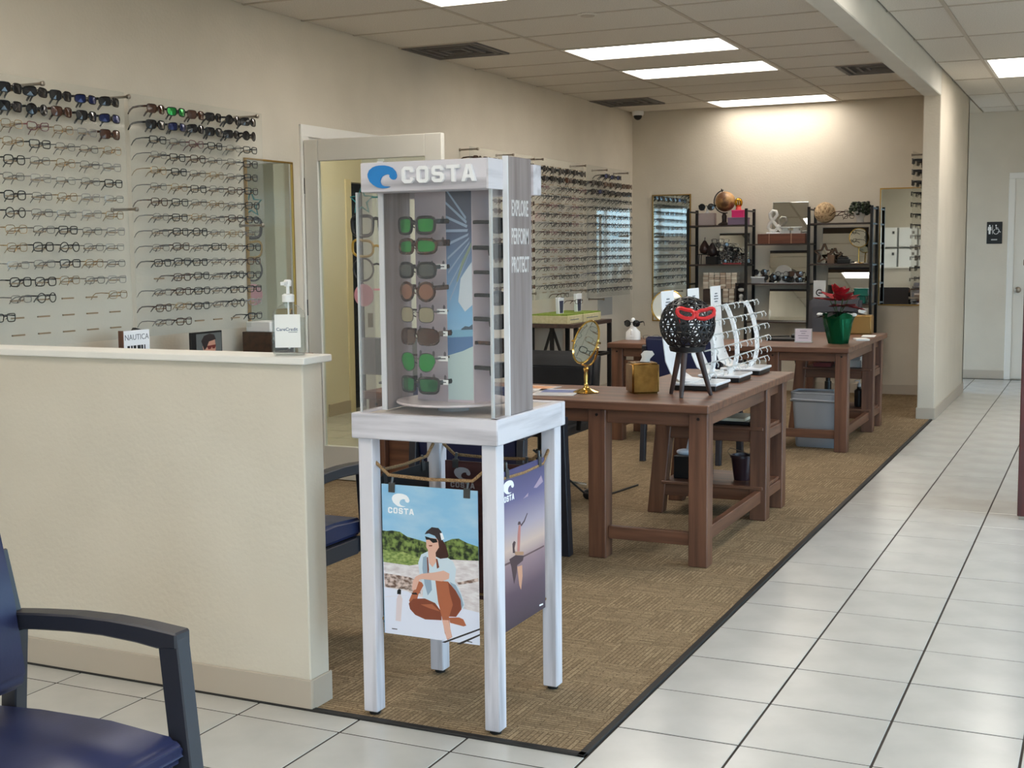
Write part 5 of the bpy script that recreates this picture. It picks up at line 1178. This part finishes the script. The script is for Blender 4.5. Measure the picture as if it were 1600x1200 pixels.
# ------------------------------------------------------------------ counter table along the left wall
t = thing('counter_table', 'dark narrow counter table along the left wall under the far eyeglass boards', 'table', (-4.4, 10.7, FZ))
b = MB(); b.box(-4.64, -4.175, 10.2, 11.16, .79, .825); part('table_top', b, wood('dark_table_wood_', (56, 42, 38), (86, 64, 54), 'y', .45), t, .003)
for x in (-4.63, -4.21):
    for y in (10.3, 11.12):
        b = MB(); b.box(x, x + .035, y, y + .035, FZ, .79); part('leg', b, DARKM, t)
b = MB(); b.box(-4.205, -4.18, 10.335, 11.12, .50, .525); part('side_rail', b, DARKM, t)
b = MB(); b.box(-4.63, -4.18, 11.125, 11.15, .50, .525); part('end_rail', b, DARKM, t)
b = MB(); b.beam((-4.42, 10.32, .79), (-4.55, 10.32, .40), .02, .02); b.beam((-4.42, 10.32, .79), (-4.28, 10.32, .40), .02, .02); b.box(-4.435, -4.405, 10.30, 10.33, FZ, .79); part('brace', b, DARKM, t)
CREAMB = noise_col(mat('cream_box', (206, 196, 152), .7), (198, 188, 142), (214, 204, 164), (1, 1, 1), 30, 2); GRT = noise_col(mat('grass_green', (128, 150, 56), .9), (104, 128, 40), (152, 172, 76), (1, 1, 1), 220, 3)
for k, (y0, y1, lb) in enumerate(((10.22, 10.56, 'cream box with a green turf top, nearer on the dark counter table'), (10.60, 11.02, 'cream box with a green turf top, farther on the dark counter table'))):
    t = thing('planter_box', lb, 'box', (-4.35, (y0 + y1) / 2, .825), 0, 'cream boxes with turf tops')
    b = MB(); b.box(-4.58, -4.23, y0, y1, .825, .895); part('box', b, CREAMB, t, .003)
    b = MB(); b.box(-4.575, -4.235, y0 + .004, y1 - .004, .895, .907); part('turf', b, GRT, t)
    b = MB(); b.box(-4.2298, -4.229, y0 + .06, y1 - .08, .855, .862); part('print', b, GREYINK, t)
    yc = (y0 + y1) / 2
    t = thing('display_block', 'small white and navy display card standing on the %s turf box' % ('nearer', 'farther')[k], 'display card', (-4.36, yc, .907), 0, 'display cards on the turf boxes')
    b = MB(); b.prism([(-4.36, yc - .05, .907), (-4.36, yc + .05, .907), (-4.36, yc + .065, 1.05 + .02 * k), (-4.36, yc - .065, 1.05 + .02 * k)], (-.03, 0, 0)); part('card', b, WACR, t, .002)
    b = MB(); b.prism([(-4.3598, yc - .036, .912), (-4.3598, yc + .036, .912), (-4.3598, yc + .046, 1.02), (-4.3598, yc - .046, 1.02)], (.0006, 0, 0)); part('print', b, mat('print_navy', (52, 56, 84), .5), t)
    glasses('e_tort', 'tortoise eyeglasses propped on the %s display card' % ('nearer', 'farther')[k], (-4.33, yc + (.02, -.07)[k], (1.07, 1.0)[k]), R(80), 'glasses on the display cards')
b = MB(); b.box(XL, XL + .006, 12.05, 12.45, .80, .98); single('grey_notice', 'pale grey paper notice on the left wall below the far board', 'notice', b, mat('grey_notice', (166, 164, 160), .7), (XL, 12.25, .89))

# ------------------------------------------------------------------ black metal shelves on the back wall
SY0, SY1 = 12.715, 13.05
SHW = wood('shelf_board_', (52, 40, 36), (74, 56, 48), 'x', .5)
def shelf_unit(label, x0, x1, zs):
    t = thing('metal_shelf', label, 'shelf', ((x0 + x1) / 2, 12.88, FZ), 0, 'black metal shelves along the back wall')
    w = .026
    for x in (x0, x1 - w):
        for y in (SY0, SY1 - w):
            b = MB(); b.box(x, x + w, y, y + w, FZ, 1.862); part('post', b, DARKM, t)
        for z in (1.84, 1.69, 1.50, 1.295, 1.105, .91, .52):
            b = MB(); b.box(x + .003, x + w - .003, SY0 + w, SY1 - w, z - .010, z + .006); part('rung', b, DARKM, t)
    for z in zs:
        b = MB(); b.box(x0 + w, x1 - w, SY0 + .004, SY1 - .004, z - .014, z - .001); part('shelf_board', b, SHW, t)
    return t
shelf_unit('black metal shelf unit at left on the back wall, globe on top', -3.942, -3.312, (1.702, 1.306, .915, .52))
shelf_unit('black metal shelf unit at right on the back wall, wicker ball on top', -2.712, -2.082, (1.702, 1.306, .915, .52))
t = thing('bridge_shelf', 'three shelf boards spanning between the two black metal shelf units', 'shelf', (-3.01, 12.88, .7))
for z in (1.506, 1.112, .73):
    b = MB(); b.box(-3.312, -2.712, SY0 + .01, SY1 - .01, z - .014, z - .001); part('shelf_board', b, SHW, t)
def lean_mirror(label, x0, x1, z0, z1, y=13.02, fm=None, topbar=True):
    t = thing('leaning_mirror', label, 'mirror', ((x0 + x1) / 2, y, z0), 0, 'frameless mirrors standing on the shelves')
    a = .14 * (z1 - z0)
    b = MB(); b.prism([(x0, y - a, z0), (x1, y - a, z0), (x1, y, z1), (x0, y, z1)], (0, .004, 0)); part('glass', b, MIRR, t)
    if topbar:
        b = MB(); b.box(x0, x1, y - .004, y + .012, z1, z1 + .018); part('top_edge', b, mat('dark_edge', (54, 42, 40), .5), t)
    else:
        b = MB(); b.tube([(x0, y - a - .001, z0), (x1, y - a - .001, z0), (x1, y - .001, z1), (x0, y - .001, z1)], .003, 4, True); part('bevel_edge', b, ACRE, t)
lean_mirror('large square mirror standing behind the glass ampersand', -3.125, -2.765, 1.607, 1.925, fm=None, topbar=False)
lean_mirror('mirror behind the sunglasses on the middle bridge shelf', -3.15, -2.755, 1.114, 1.42)
lean_mirror('mirror on the lowest bridge shelf, bare wall reflected', -3.15, -2.77, .732, 1.03)
lean_mirror('mirror behind the pile of sunglasses on the left shelf', -3.68, -3.36, 1.308, 1.62, topbar=False)
lean_mirror('mirror behind the star ornaments on the right shelf', -2.62, -2.17, 1.308, 1.66, topbar=False)
lean_mirror('mirror behind the poinsettia on the right shelf', -2.56, -2.16, .917, 1.245)
# globe
SX = lambda v: v
t = thing('desk_globe', 'antique brown desk globe on a dark stand, top of the left shelf', 'globe', (-3.585, 12.85, 1.702))
g0 = Vector((-3.575, 12.85, 1.94)); GL = mat('antique_globe', (150, 110, 70), .45)
noise_col(GL, (104, 70, 46), (196, 152, 100), (1, 1, 1), 9, 5, .42, .58)
b = MB(); b.ball(g0, .102, 24, 14); part('sphere', b, GL, t, 0, 60)
b = MB(); M = Matrix.Translation(g0) @ Matrix.Rotation(R(-18), 4, 'Y'); b.tube([M @ Vector((-.118 * math.cos(a), 0, .118 * math.sin(a))) for a in [R(98 - 14 * i) for i in range(14)]], .006, 6); b.tube([M @ Vector((0, 0, .102)), M @ Vector((0, 0, .135))], .006, 6)
part('meridian_arm', b, DARKM, t, 0, 40)
b = MB(); b.lathe([(.06, 0), (.065, .008), (.05, .02), (.025, .03), (.022, .05), (.026, .09), (.016, .115), (.02, .125)], (-3.585, 12.85, 1.702), 20); part('stand', b, mat('dark_wood_stand', (46, 34, 30), .4), t, 0, 40)
def face_pair(x, z, k):
    t = thing('glasses_stand', 'clear lucite block with sunglasses on top, left end of the left shelf', 'stand', (x, 12.84, z))
    b = MB(); b.box(x - .085, x + .085, 12.80, 12.88, z, z + .125); part('block', b, see_through('smoky_lucite', (214, 196, 196), .22), t, .004)
    b = MB(); b.lathe([(.03, .125), (.012, .14), (.012, .18), (.02, .2)], (x, 12.84, z), 12); part('nose_rest', b, ACRE, t, 0, 40)
    glasses('s_round', 'black round sunglasses on top of the lucite block', (x, 12.80, z + .185), 0, None, False, None, 0, 1.3)
face_pair(-3.76, 1.702, 0)
t = thing('gift_box', 'lilac grey box under the pink box on the left shelf top', 'box', (-3.42, 12.86, 1.702))
b = MB(); b.box(-3.525, -3.345, 12.76, 12.94, 1.702, 1.758); part('body', b, mat('lilac_box', (132, 112, 138), .5), t, .002)
b = MB(); b.box(-3.528, -3.342, 12.757, 12.943, 1.758, 1.775); part('lid', b, mat('lilac_lid', (126, 104, 132), .5), t, .002)
t = thing('gift_box', 'bright pink box stacked on the lilac box', 'box', (-3.43, 12.86, 1.775))
b = MB(); b.box(-3.49, -3.37, 12.78, 12.90, 1.775, 1.835); part('body', b, mat('hot_pink', (236, 40, 124), .45), t, .002)
b = MB(); b.box(-3.493, -3.367, 12.777, 12.903, 1.835, 1.85); part('lid', b, mat('hot_pink'), t, .002)
t = thing('gold_ornament', 'gold ornament with coral base on the pink box', 'ornament', (-3.435, 12.84, 1.85))
b = MB(); b.lathe([(.03, 0), (.026, .03), (.018, .04)], (-3.435, 12.84, 1.85), 14); part('base', b, mat('coral', (244, 110, 96), .5), t, 0, 40)
b = MB(); M = Matrix.Translation((-3.435, 12.84, 1.925))
for k in range(5): b.tube([(.036 * math.cos(a) * math.cos(k * .63), .036 * math.cos(a) * math.sin(k * .63), .042 * math.sin(a)) for a in [2 * math.pi * i / 18 for i in range(18)]], .007, 6, True, 0, M)
part('rings', b, mat('shiny_gold', (200, 150, 50), .25, .9), t, 0, 60)
# pears and sunglasses pile
for k, (x, zz) in enumerate(((-3.775, 1.41), (-3.685, 1.385))):
    b = MB(); z = zz; b.lathe([(.015, 0), (.045, .012), (.056, .045), (.048, .08), (.026, .115), (.014, .135), (.004, .14)], (x, 12.80 - .03 * k, z), 18); b.tube([(x, 12.80 - .03 * k, z + .135), (x + .004, 12.80 - .03 * k, z + .17)], .004, 5)
    single('pear_ornament', ('bronze pear ornament on the wire stool, left shelf', 'dark brown pear ornament beside the pile of sunglasses')[k], 'ornament', b, mat(('bronze_dark', 'brown_dark')[k], ((64, 46, 42), (44, 34, 34))[k], .3, .4), (x, 12.8 - .03 * k, z), 0, 50, 'pear ornaments')
b = MB()
for dx_ in (-.05, .05):
    for dy_ in (-.04, .04): b.tube([(-3.775 + dx_, 12.80 + dy_, 1.306), (-3.775 + dx_ * .9, 12.80 + dy_ * .9, 1.404)], .005, 5)
b.box(-3.835, -3.715, 12.75, 12.85, 1.402, 1.41); single('wire_stool', 'small dark wire stool under the bronze pear', 'stand', b, DARKM, (-3.775, 12.8, 1.306))
b = MB(); b.box(-3.74, -3.63, 12.72, 12.82, 1.306, 1.385); single('dark_riser', 'small dark block under the dark brown pear', 'riser', b, DARKM, (-3.685, 12.77, 1.306), .003)
rp = random.Random(5); piles = ['e_black', 'e_clear', 's_round', 'e_silver', 'e_tort', 'e_clear', 's_black']
k = 0
for lay, n_l in enumerate((7, 6, 5, 4, 3, 2)):
    for i in range(n_l):
        x = -3.62 + (.045 + .036 * i + .004 * lay) - (.02 * lay) + rp.uniform(-.01, .01)
        if lay > 2: x = -3.63 + .05 * i
        glasses(piles[k % 7], '%s in the shelf pile, %s layer up, %s from left' % (STY[piles[k % 7]]['desc'], ORD[lay], ORD[i]), (x, 12.775 + rp.uniform(-.03, .03), 1.332 + .042 * lay), R(rp.uniform(-30, 30)), 'sunglasses piled on the left shelf', False, 'sunglasses'); k += 1
b = MB(); b.box(-3.56, -3.37, 12.72, 12.90, 1.306, 1.318); single('red_cloth', 'flat dull red cloth under the sunglasses pile', 'cloth', b, mat('dull_red', (150, 44, 52), .7), (-3.46, 12.8, 1.306))
# stacked cream strips (cases) on the lower left shelf
CRM = [mat('cream_case', (214, 200, 182), .6), mat('pale_case', (232, 222, 206), .6), mat('tan_case', (186, 164, 144), .6)]
rc = random.Random(9); CN = ['cream', 'pale cream', 'tan']
for r in range(13):
    z = .915 + .0235 * r; nx = 6 if r >= 6 else 2; xs = -3.79 if r >= 6 else -3.58
    if r == 6: z_gap = 0
    for i in range(nx):
        b = MB(); w = .058; x = xs + i * (w + .002) + rc.uniform(-.002, .002); y = 12.80 + rc.uniform(-.008, .008); q = rc.randrange(3)
        b.box(x, x + w - .003, y, y + .12, z, z + .0225); single('glasses_case', '%s glasses case, %s layer up, %s from left, lower left shelf stack' % (CN[q], ORD[r], ORD[i]), 'case', b, CRM[q], (x + w / 2, y + .06, z), .003, None, 'glasses cases stacked on the lower left shelf')
b = MB(); b.box(-3.79, -3.67, 12.80, 12.92, .915, 1.05); single('brown_box', 'dark brown box supporting the cream case stack', 'box', b, mat('dark_brown_box', (62, 46, 38), .6), (-3.73, 12.86, .915), .003)
t = thing('shadow_box', 'dark framed box with white figure on the lower left shelf', 'frame', (-3.38, 12.82, .915))
b = MB(); b.box(-3.445, -3.345, 12.86, 12.87, .915, 1.115); b.box(-3.445, -3.435, 12.77, 12.86, .915, 1.115); b.box(-3.355, -3.345, 12.77, 12.86, .915, 1.115); b.box(-3.435, -3.355, 12.77, 12.86, 1.105, 1.115); part('box', b, mat('shadow_box_brown', (52, 40, 36), .5), t)
b = MB(); b.ball((-3.395, 12.82, 1.045), .028, 12, 8, 0, (1.3, .8, .7)); b.ball((-3.395, 12.82, .975), .024, 12, 8, 0, (1, .8, 1.2)); b.lathe([(.03, .915), (.025, .935), (.012, .95)], (-3.395, 12.82, 0), 12); part('figure', b, PAPER, t, 0, 50)
# bridge shelf: box with ampersand
t = thing('wooden_box', 'reddish wooden box under the glass ampersand on the bridge shelf', 'box', (-2.97, 12.83, 1.506))
b = MB(); b.box(-3.215, -2.735, 12.75, 12.93, 1.506, 1.606); part('body', b, wood('red_box_wood_', (84, 44, 30), (126, 70, 46), 'x', .4), t, .003)
b = MB(); b.box(-3.10, -3.095, 12.748, 12.75, 1.506, 1.606); b.box(-2.88, -2.872, 12.748, 12.75, 1.506, 1.606); part('seam', b, mat('light_seam', (190, 150, 120), .5), t)
t = thing('ampersand', 'pale ampersand ornament on the wooden box', 'ornament', (-3.06, 12.80, 1.606))
b = MB(); P = [(.055, 0), (.02, .04), (-.028, .10), (-.034, .13), (-.012, .152), (.014, .148), (.024, .122), (.0, .092), (-.038, .055), (-.046, .026), (-.026, .004), (.01, .004), (.046, .045)]
b.tube([(-3.06 + x * 1.3, 12.80, 1.632 + z * 1.32) for x, z in P], .017, 8); part('symbol', b, mat('pearl_white', (226, 224, 220), .2), t, 0, 60)
b = MB(); b.box(-3.13, -2.99, 12.76, 12.84, 1.606, 1.618); part('foot', b, WACR, t, .003)
for k, x in enumerate((-2.95, -2.84)):
    b = MB(); b.box(x - .045, x + .05, 12.78, 12.85, 1.606, 1.635); b.box(x - .05, x + .055, 12.775, 12.855, 1.66, 1.672); b.box(x - .03, x + .03, 12.80, 12.84, 1.635, 1.66); single('lucite_riser', ('small clear lucite riser beside the ampersand', 'clear lucite riser at the right end of the wooden box')[k], 'riser', b, ACRE, (x, 12.81, 1.606), .002, None, 'lucite risers')
t = thing('glasses_riser', 'small grey display riser at the left of the middle bridge shelf', 'riser', (-3.21, 12.82, 1.112))
b = MB(); b.box(-3.28, -3.15, 12.77, 12.87, 1.112, 1.165); part('block', b, mat('riser_grey', (150, 150, 152), .4), t, .003)
b = MB(); b.box(-3.285, -3.145, 12.765, 12.875, 1.165, 1.178); part('top_plate', b, WACR, t, .002)
b = MB(); b.ball((-3.215, 12.82, 1.20), .02, 10, 8); part('nose_rest', b, WHITE, t, 0, 60)
spots = [(-3.20, 12.80, 1.222), (-3.10, 12.78, 1.17), (-2.98, 12.80, 1.16), (-2.97, 12.78, 1.205), (-2.84, 12.79, 1.205), (-2.84, 12.77, 1.145)]
for k, (x, y, z) in enumerate(spots): glasses(['s_round', 's_black', 's_sport', 'e_round', 's_brown', 's_black'][k], '%s on the middle bridge shelf, %s from left' % (STY[['s_round', 's_black', 's_sport', 'e_round', 's_brown', 's_black'][k]]['desc'], ORD[k]), (x, y, z), 0, 'glasses on the middle bridge shelf', False, None, 0, 1.12)
b = MB(); M = Matrix.Translation((-2.97, 12.84, 1.205)) @ Matrix.Rotation(R(82), 4, 'X'); b.lathe([(.09, -.004), (.09, .004)], (0, 0, 0), 28, 0, M); single('round_disc', 'round clear disc display behind sunglasses on the bridge shelf', 'display', b, see_through('frosted_disc', (226, 224, 222), .3), (-2.97, 12.84, 1.114))
b = MB(); b.box(-3.18, -2.74, 12.74, 12.88, 1.112, 1.12); b.box(-2.86, -2.82, 12.80, 12.83, 1.12, 1.21); b.box(-3.0, -2.95, 12.81, 12.835, 1.12, 1.20); single('lucite_tray', 'low clear lucite tray under the bridge shelf sunglasses', 'tray', b, ACRE, (-2.96, 12.81, 1.112))
# right unit
WICK = noise_col(mat('wicker', (196, 166, 128), .9), (136, 104, 70), (224, 198, 158), (1, 1, 1), 42, 5, .38, .62, 1.0, None, .012)
t = thing('wicker_ball', 'tan wicker ball on top of the right shelf', 'ball', (-2.565, 12.84, 1.702))
b = MB(); b.ball((-2.565, 12.84, 1.805), .098, 24, 14); part('core', b, WICK, t, 0, 60)
b = MB(); rw = random.Random(2)
for k in range(26):
    M = Matrix.Translation((-2.565, 12.84, 1.805)) @ Euler((rw.uniform(0, 3.1), rw.uniform(0, 3.1), rw.uniform(0, 3.1))).to_matrix().to_4x4(); b.tube([(.1005 * math.cos(a), .1005 * math.sin(a), 0) for a in [2 * math.pi * i / 20 for i in range(20)]], .0028, 4, True, 0, M)
part('strands', b, mat('wicker_strand', (214, 186, 148), .8), t, 0, 60)
t = thing('trailing_plant', 'trailing dark green plant in a white head shaped pot, right shelf top', 'plant', (-2.225, 12.84, 1.702))
b = MB(); b.lathe([(.038, 0), (.034, .03), (.036, .045), (.056, .07), (.062, .11), (.056, .15), (.05, .16)], (-2.225, 12.84, 1.702), 20); part('pot', b, mat('stone_white_pot', (214, 210, 204), .6), t, 0, 40)
LEAFG = [mat('ivy_dark', (36, 44, 32), .6), mat('ivy_mid', (58, 70, 48), .6)]
rl = random.Random(4)
for k in range(16):
    a = 2 * math.pi * k / 16; b = MB(); L = rl.uniform(.06, .115) if math.cos(a) > -.3 else rl.uniform(.04, .09)
    p0 = Vector((-2.225 + .03 * math.cos(a), 12.84 + .03 * math.sin(a), 1.87)); pts = [p0, p0 + Vector((.04 * math.cos(a), .04 * math.sin(a), .02)), p0 + Vector((.055 * math.cos(a), .055 * math.sin(a), -.02)), p0 + Vector((.058 * math.cos(a), .058 * math.sin(a), -L))]
    b.tube(pts, .004, 5)
    for q in range(16):
        u = q / 15 * 3; i = min(int(u), 2); c = pts[i].lerp(pts[i + 1], u - i) + Vector((rl.uniform(-.012, .012), rl.uniform(-.012, .012), rl.uniform(-.01, .01))); b.ball(c, rl.uniform(.011, .019), 6, 4, 0, (1, 1, .7))
    part('strand', b, LEAFG[k % 2], t, 0, 60)
for k, (z, r_) in enumerate(((1.80, 14), (1.765, -8))):
    glasses('e_tort', 'tortoise eyeglasses %s, left of the trailing plant' % ('held higher', 'resting lower')[k], (-2.33, 12.80 + .02 * k, z), R(60 + r_), 'glasses beside the trailing plant', False, None, 0, 1.15)
t = thing('vanity_mirror', 'round gold table mirror on the right shelf', 'mirror', (-2.225, 12.80, 1.306))
b = MB(); M = Matrix.Translation((-2.225, 12.80, 1.555)) @ Matrix.Rotation(R(20), 4, 'Z') @ Matrix.Rotation(R(86), 4, 'X')
b.lathe([(.088, -.003), (.088, .003)], (0, 0, 0), 28, 0, M); part('glass', b, MIRR, t)
b = MB(); b.tube([(.092 * math.cos(a), .092 * math.sin(a), 0) for a in [2 * math.pi * i / 28 for i in range(28)]], .005, 6, True, 0, M); part('rim', b, BRASS, t, 0, 40)
b = MB(); b.lathe([(.05, 0), (.045, .008), (.007, .016), (.006, .155)], (-2.225, 12.80, 1.306), 18); part('stand', b, BRASS, t, 0, 40)
for k, (x, r0, dy_) in enumerate(((-2.555, .10, 0), (-2.46, .075, .04))):
    b = MB(); P = [((r0 if i % 2 == 0 else r0 * .45) * math.sin(i * math.pi / 5), (r0 if i % 2 == 0 else r0 * .45) * math.cos(i * math.pi / 5)) for i in range(10)]
    zc = 1.306 + r0 * .83 + .012
    for (a0, c0), (a1, c1) in zip(P, P[1:] + P[:1]): b.beam((x + a0, 12.79 + dy_, zc + c0), (x + a1, 12.79 + dy_, zc + c1), .012, .06, 0, (0, 1, 0))
    single('star_ornament', ('larger open star ornament on the right shelf', 'smaller open star ornament on the right shelf')[k], 'ornament', b, mat('rust_star', (96, 74, 58), .6, .3), (x, 12.79 + dy_, 1.306), 0, None, 'star ornaments')
b = MB(); b.box(-2.52, -2.45, 12.75, 12.80, 1.306, 1.39); single('wood_block', 'small brown wood block between the star ornaments', 'block', b, wood('block_wood_', (90, 66, 48), (122, 94, 72), 'z'), (-2.485, 12.78, 1.306), .003)
b = MB(); b.box(-2.43, -2.30, 12.76, 12.84, 1.306, 1.35); b.box(-2.42, -2.32, 12.765, 12.83, 1.35, 1.366); single('glasses_case', 'dark glasses cases stacked beside the gold table mirror', 'case', b, BLACKP, (-2.365, 12.8, 1.306), .006)
sheet('brochure', 'small white folded card beside the gold table mirror foot', 'card', (-2.25, 12.745), .07, .05, 1.306, .006, 10, PAPER)
t = thing('gift_box', 'teal green box on the right shelf behind the poinsettia', 'box', (-2.185, 12.80, .915))
b = MB(); b.box(-2.255, -2.125, 12.745, 12.86, .99, 1.06); b.box(-2.23, -2.15, 12.77, 12.84, .915, .99); part('body', b, mat('teal_box', (22, 120, 108), .3), t, .004)
b = MB(); b.box(-2.258, -2.122, 12.742, 12.863, 1.05, 1.065); part('lid', b, mat('teal_box'), t, .002)
t = thing('white_card_sign', 'white card with black print on the right shelf, left of the poinsettia', 'card', (-2.6, 12.80, .915))
b = MB(); b.box(-2.66, -2.54, 12.795, 12.80, .915, 1.14); part('card', b, WACR, t)
b = MB(); b.tube([(-2.60 + .03 * math.cos(a), 12.794, 1.02 + .03 * math.sin(a)) for a in [R(40 + 30 * i) for i in range(9)]], .006, 5); b.box(-2.61, -2.56, 12.792, 12.795, 1.01, 1.022); part('print', b, INK, t)
for k in range(4):
    b = MB(); b.box(-2.36 + .002 * k, -2.27 + .002 * k, 12.76, 12.86, .915 + .03 * k, .942 + .03 * k); single('glasses_case', 'striped white and black case, %s from the bottom behind the poinsettia' % ORD[k], 'case', b, PAPER if k % 2 == 0 else mat('taupe_case', (110, 96, 88), .6), (-2.31, 12.8, .915 + .03 * k), .003, None, 'cases behind the poinsettia')
t = thing('white_bowl', 'white rectangular bowl on the lower right shelf', 'bowl', (-2.17, 12.80, .52))
b = MB(); b.box(-2.24, -2.12, 12.75, 12.85, .52, .80); part('pedestal', b, mat('pale_box', (206, 198, 186), .6), t, .003)
b = MB(); loft(b, [[(-2.18 + a, 12.80 + c, z) for a, c in rrect(w, w * .8, .015)] for z, w in ((.80, .05), (.87, .068), (.872, .062), (.815, .045))]); part('bowl', b, WHITE, t, 0, 40)

# ------------------------------------------------------------------ glasses rack on the stub wall, seen edge on
t = thing('glasses_board', 'clear acrylic eyeglass board seen edge on, on the stub wall', 'display board', (-1.53, 12.0, 1.6), 0, 'clear acrylic eyeglass boards')
b = MB(); b.box(-1.548, -1.542, 11.42, 12.62, .99, 2.27); part('sheet', b, ACR, t)
for (yy, zz) in ((11.5, 2.24), (12.5, 2.24), (11.5, 1.02)):
    b = MB(); M = Matrix.Translation((-1.451, yy, zz)) @ Matrix.Rotation(R(-90), 4, 'Y'); b.lathe([(.012, 0), (.012, .008), (.007, .010), (.007, .11), (.012, .111), (.012, .12)], (0, 0, 0), 10, 0, M); part('standoff', b, STEEL, t, 0, 40)
ks = ['s_black', 's_sport', 's_black', 'e_black', 'e_blacksoft', 'e_black', 'e_round', 'e_silver', 'e_clear', 'e_wire', 'e_black', 'e_wire', 'e_tort']
for r in range(13):
    for c in range(3):
        glasses(ks[(r + 5 * c * (r > 3)) % 13], '%s, %s row down, %s from near end, edge-on board' % (STY[ks[(r + 5 * c * (r > 3)) % 13]]['desc'], ORD[r], ORD[c]), (-1.57, 11.54 + .3 * c, 2.19 - .092 * r), R(-90), 'glasses on the edge-on board', False)

# ------------------------------------------------------------------ cherry cabinet at the right picture edge
t = thing('cherry_cabinet', 'dark cherry wood cabinet at the right picture edge', 'cabinet', (.05, 7.5, 0))
CH_ = wood('cherry_', (58, 20, 18), (96, 34, 28), 'z', .3)
b = MB(); b.box(-.405, .5, 7.22, 7.75, .02, 1.35); part('carcass', b, CH_, t, .004)
b = MB(); b.box(-.36, .455, 7.205, 7.22, .06, 1.31); part('door_panel', b, mat('aubergine_panel', (66, 44, 70), .35), t, .003)
b = MB(); b.box(-.41, .505, 7.2, 7.76, 1.35, 1.385); part('top', b, CH_, t, .004)
b = MB(); b.box(-.395, .49, 7.23, 7.74, 0, .02); part('toe_strip', b, STEEL, t)
# ------------------------------------------------------------------ reception end of the room behind the camera (seen in the mirror)
t = thing('wall_cabinet', 'row of white storage boxes on the front wall, seen only in the mirror', 'cabinet', (-4.0, -3.0, 1.2))
for i in range(4):
    for j in range(2):
        b = MB(); b.box(-4.6 + .42 * i, -4.22 + .42 * i, -3.1, -2.75, 1.02 + .46 * j, 1.44 + .46 * j); bxp = part('storage_box', b, WHITE, t, .006)
        b = MB(); b.box(-4.32 + .42 * i, -4.27 + .42 * i, -2.75, -2.745, 1.30 + .46 * j, 1.36 + .46 * j); part('label_holder', b, DARKM, bxp)
b = MB(); b.box(-4.62, -2.9, -3.1, -2.7, .985, 1.02); part('shelf', b, CAPW, t)
t = thing('sofa', 'dark navy bench against the front wall, seen only in the mirror', 'sofa', (-3.9, -2.5, 0))
b = MB(); b.box(-4.6, -3.0, -2.9, -2.2, .1, .46); part('seat', b, NAVY, t, .03, 50, 3)
b = MB(); b.box(-4.6, -3.0, -3.05, -2.9, .1, .86); part('backrest', b, GREYF, t, .03, 50, 3)
for o in bpy.data.objects:
    if '_o' in o: del o['_o']
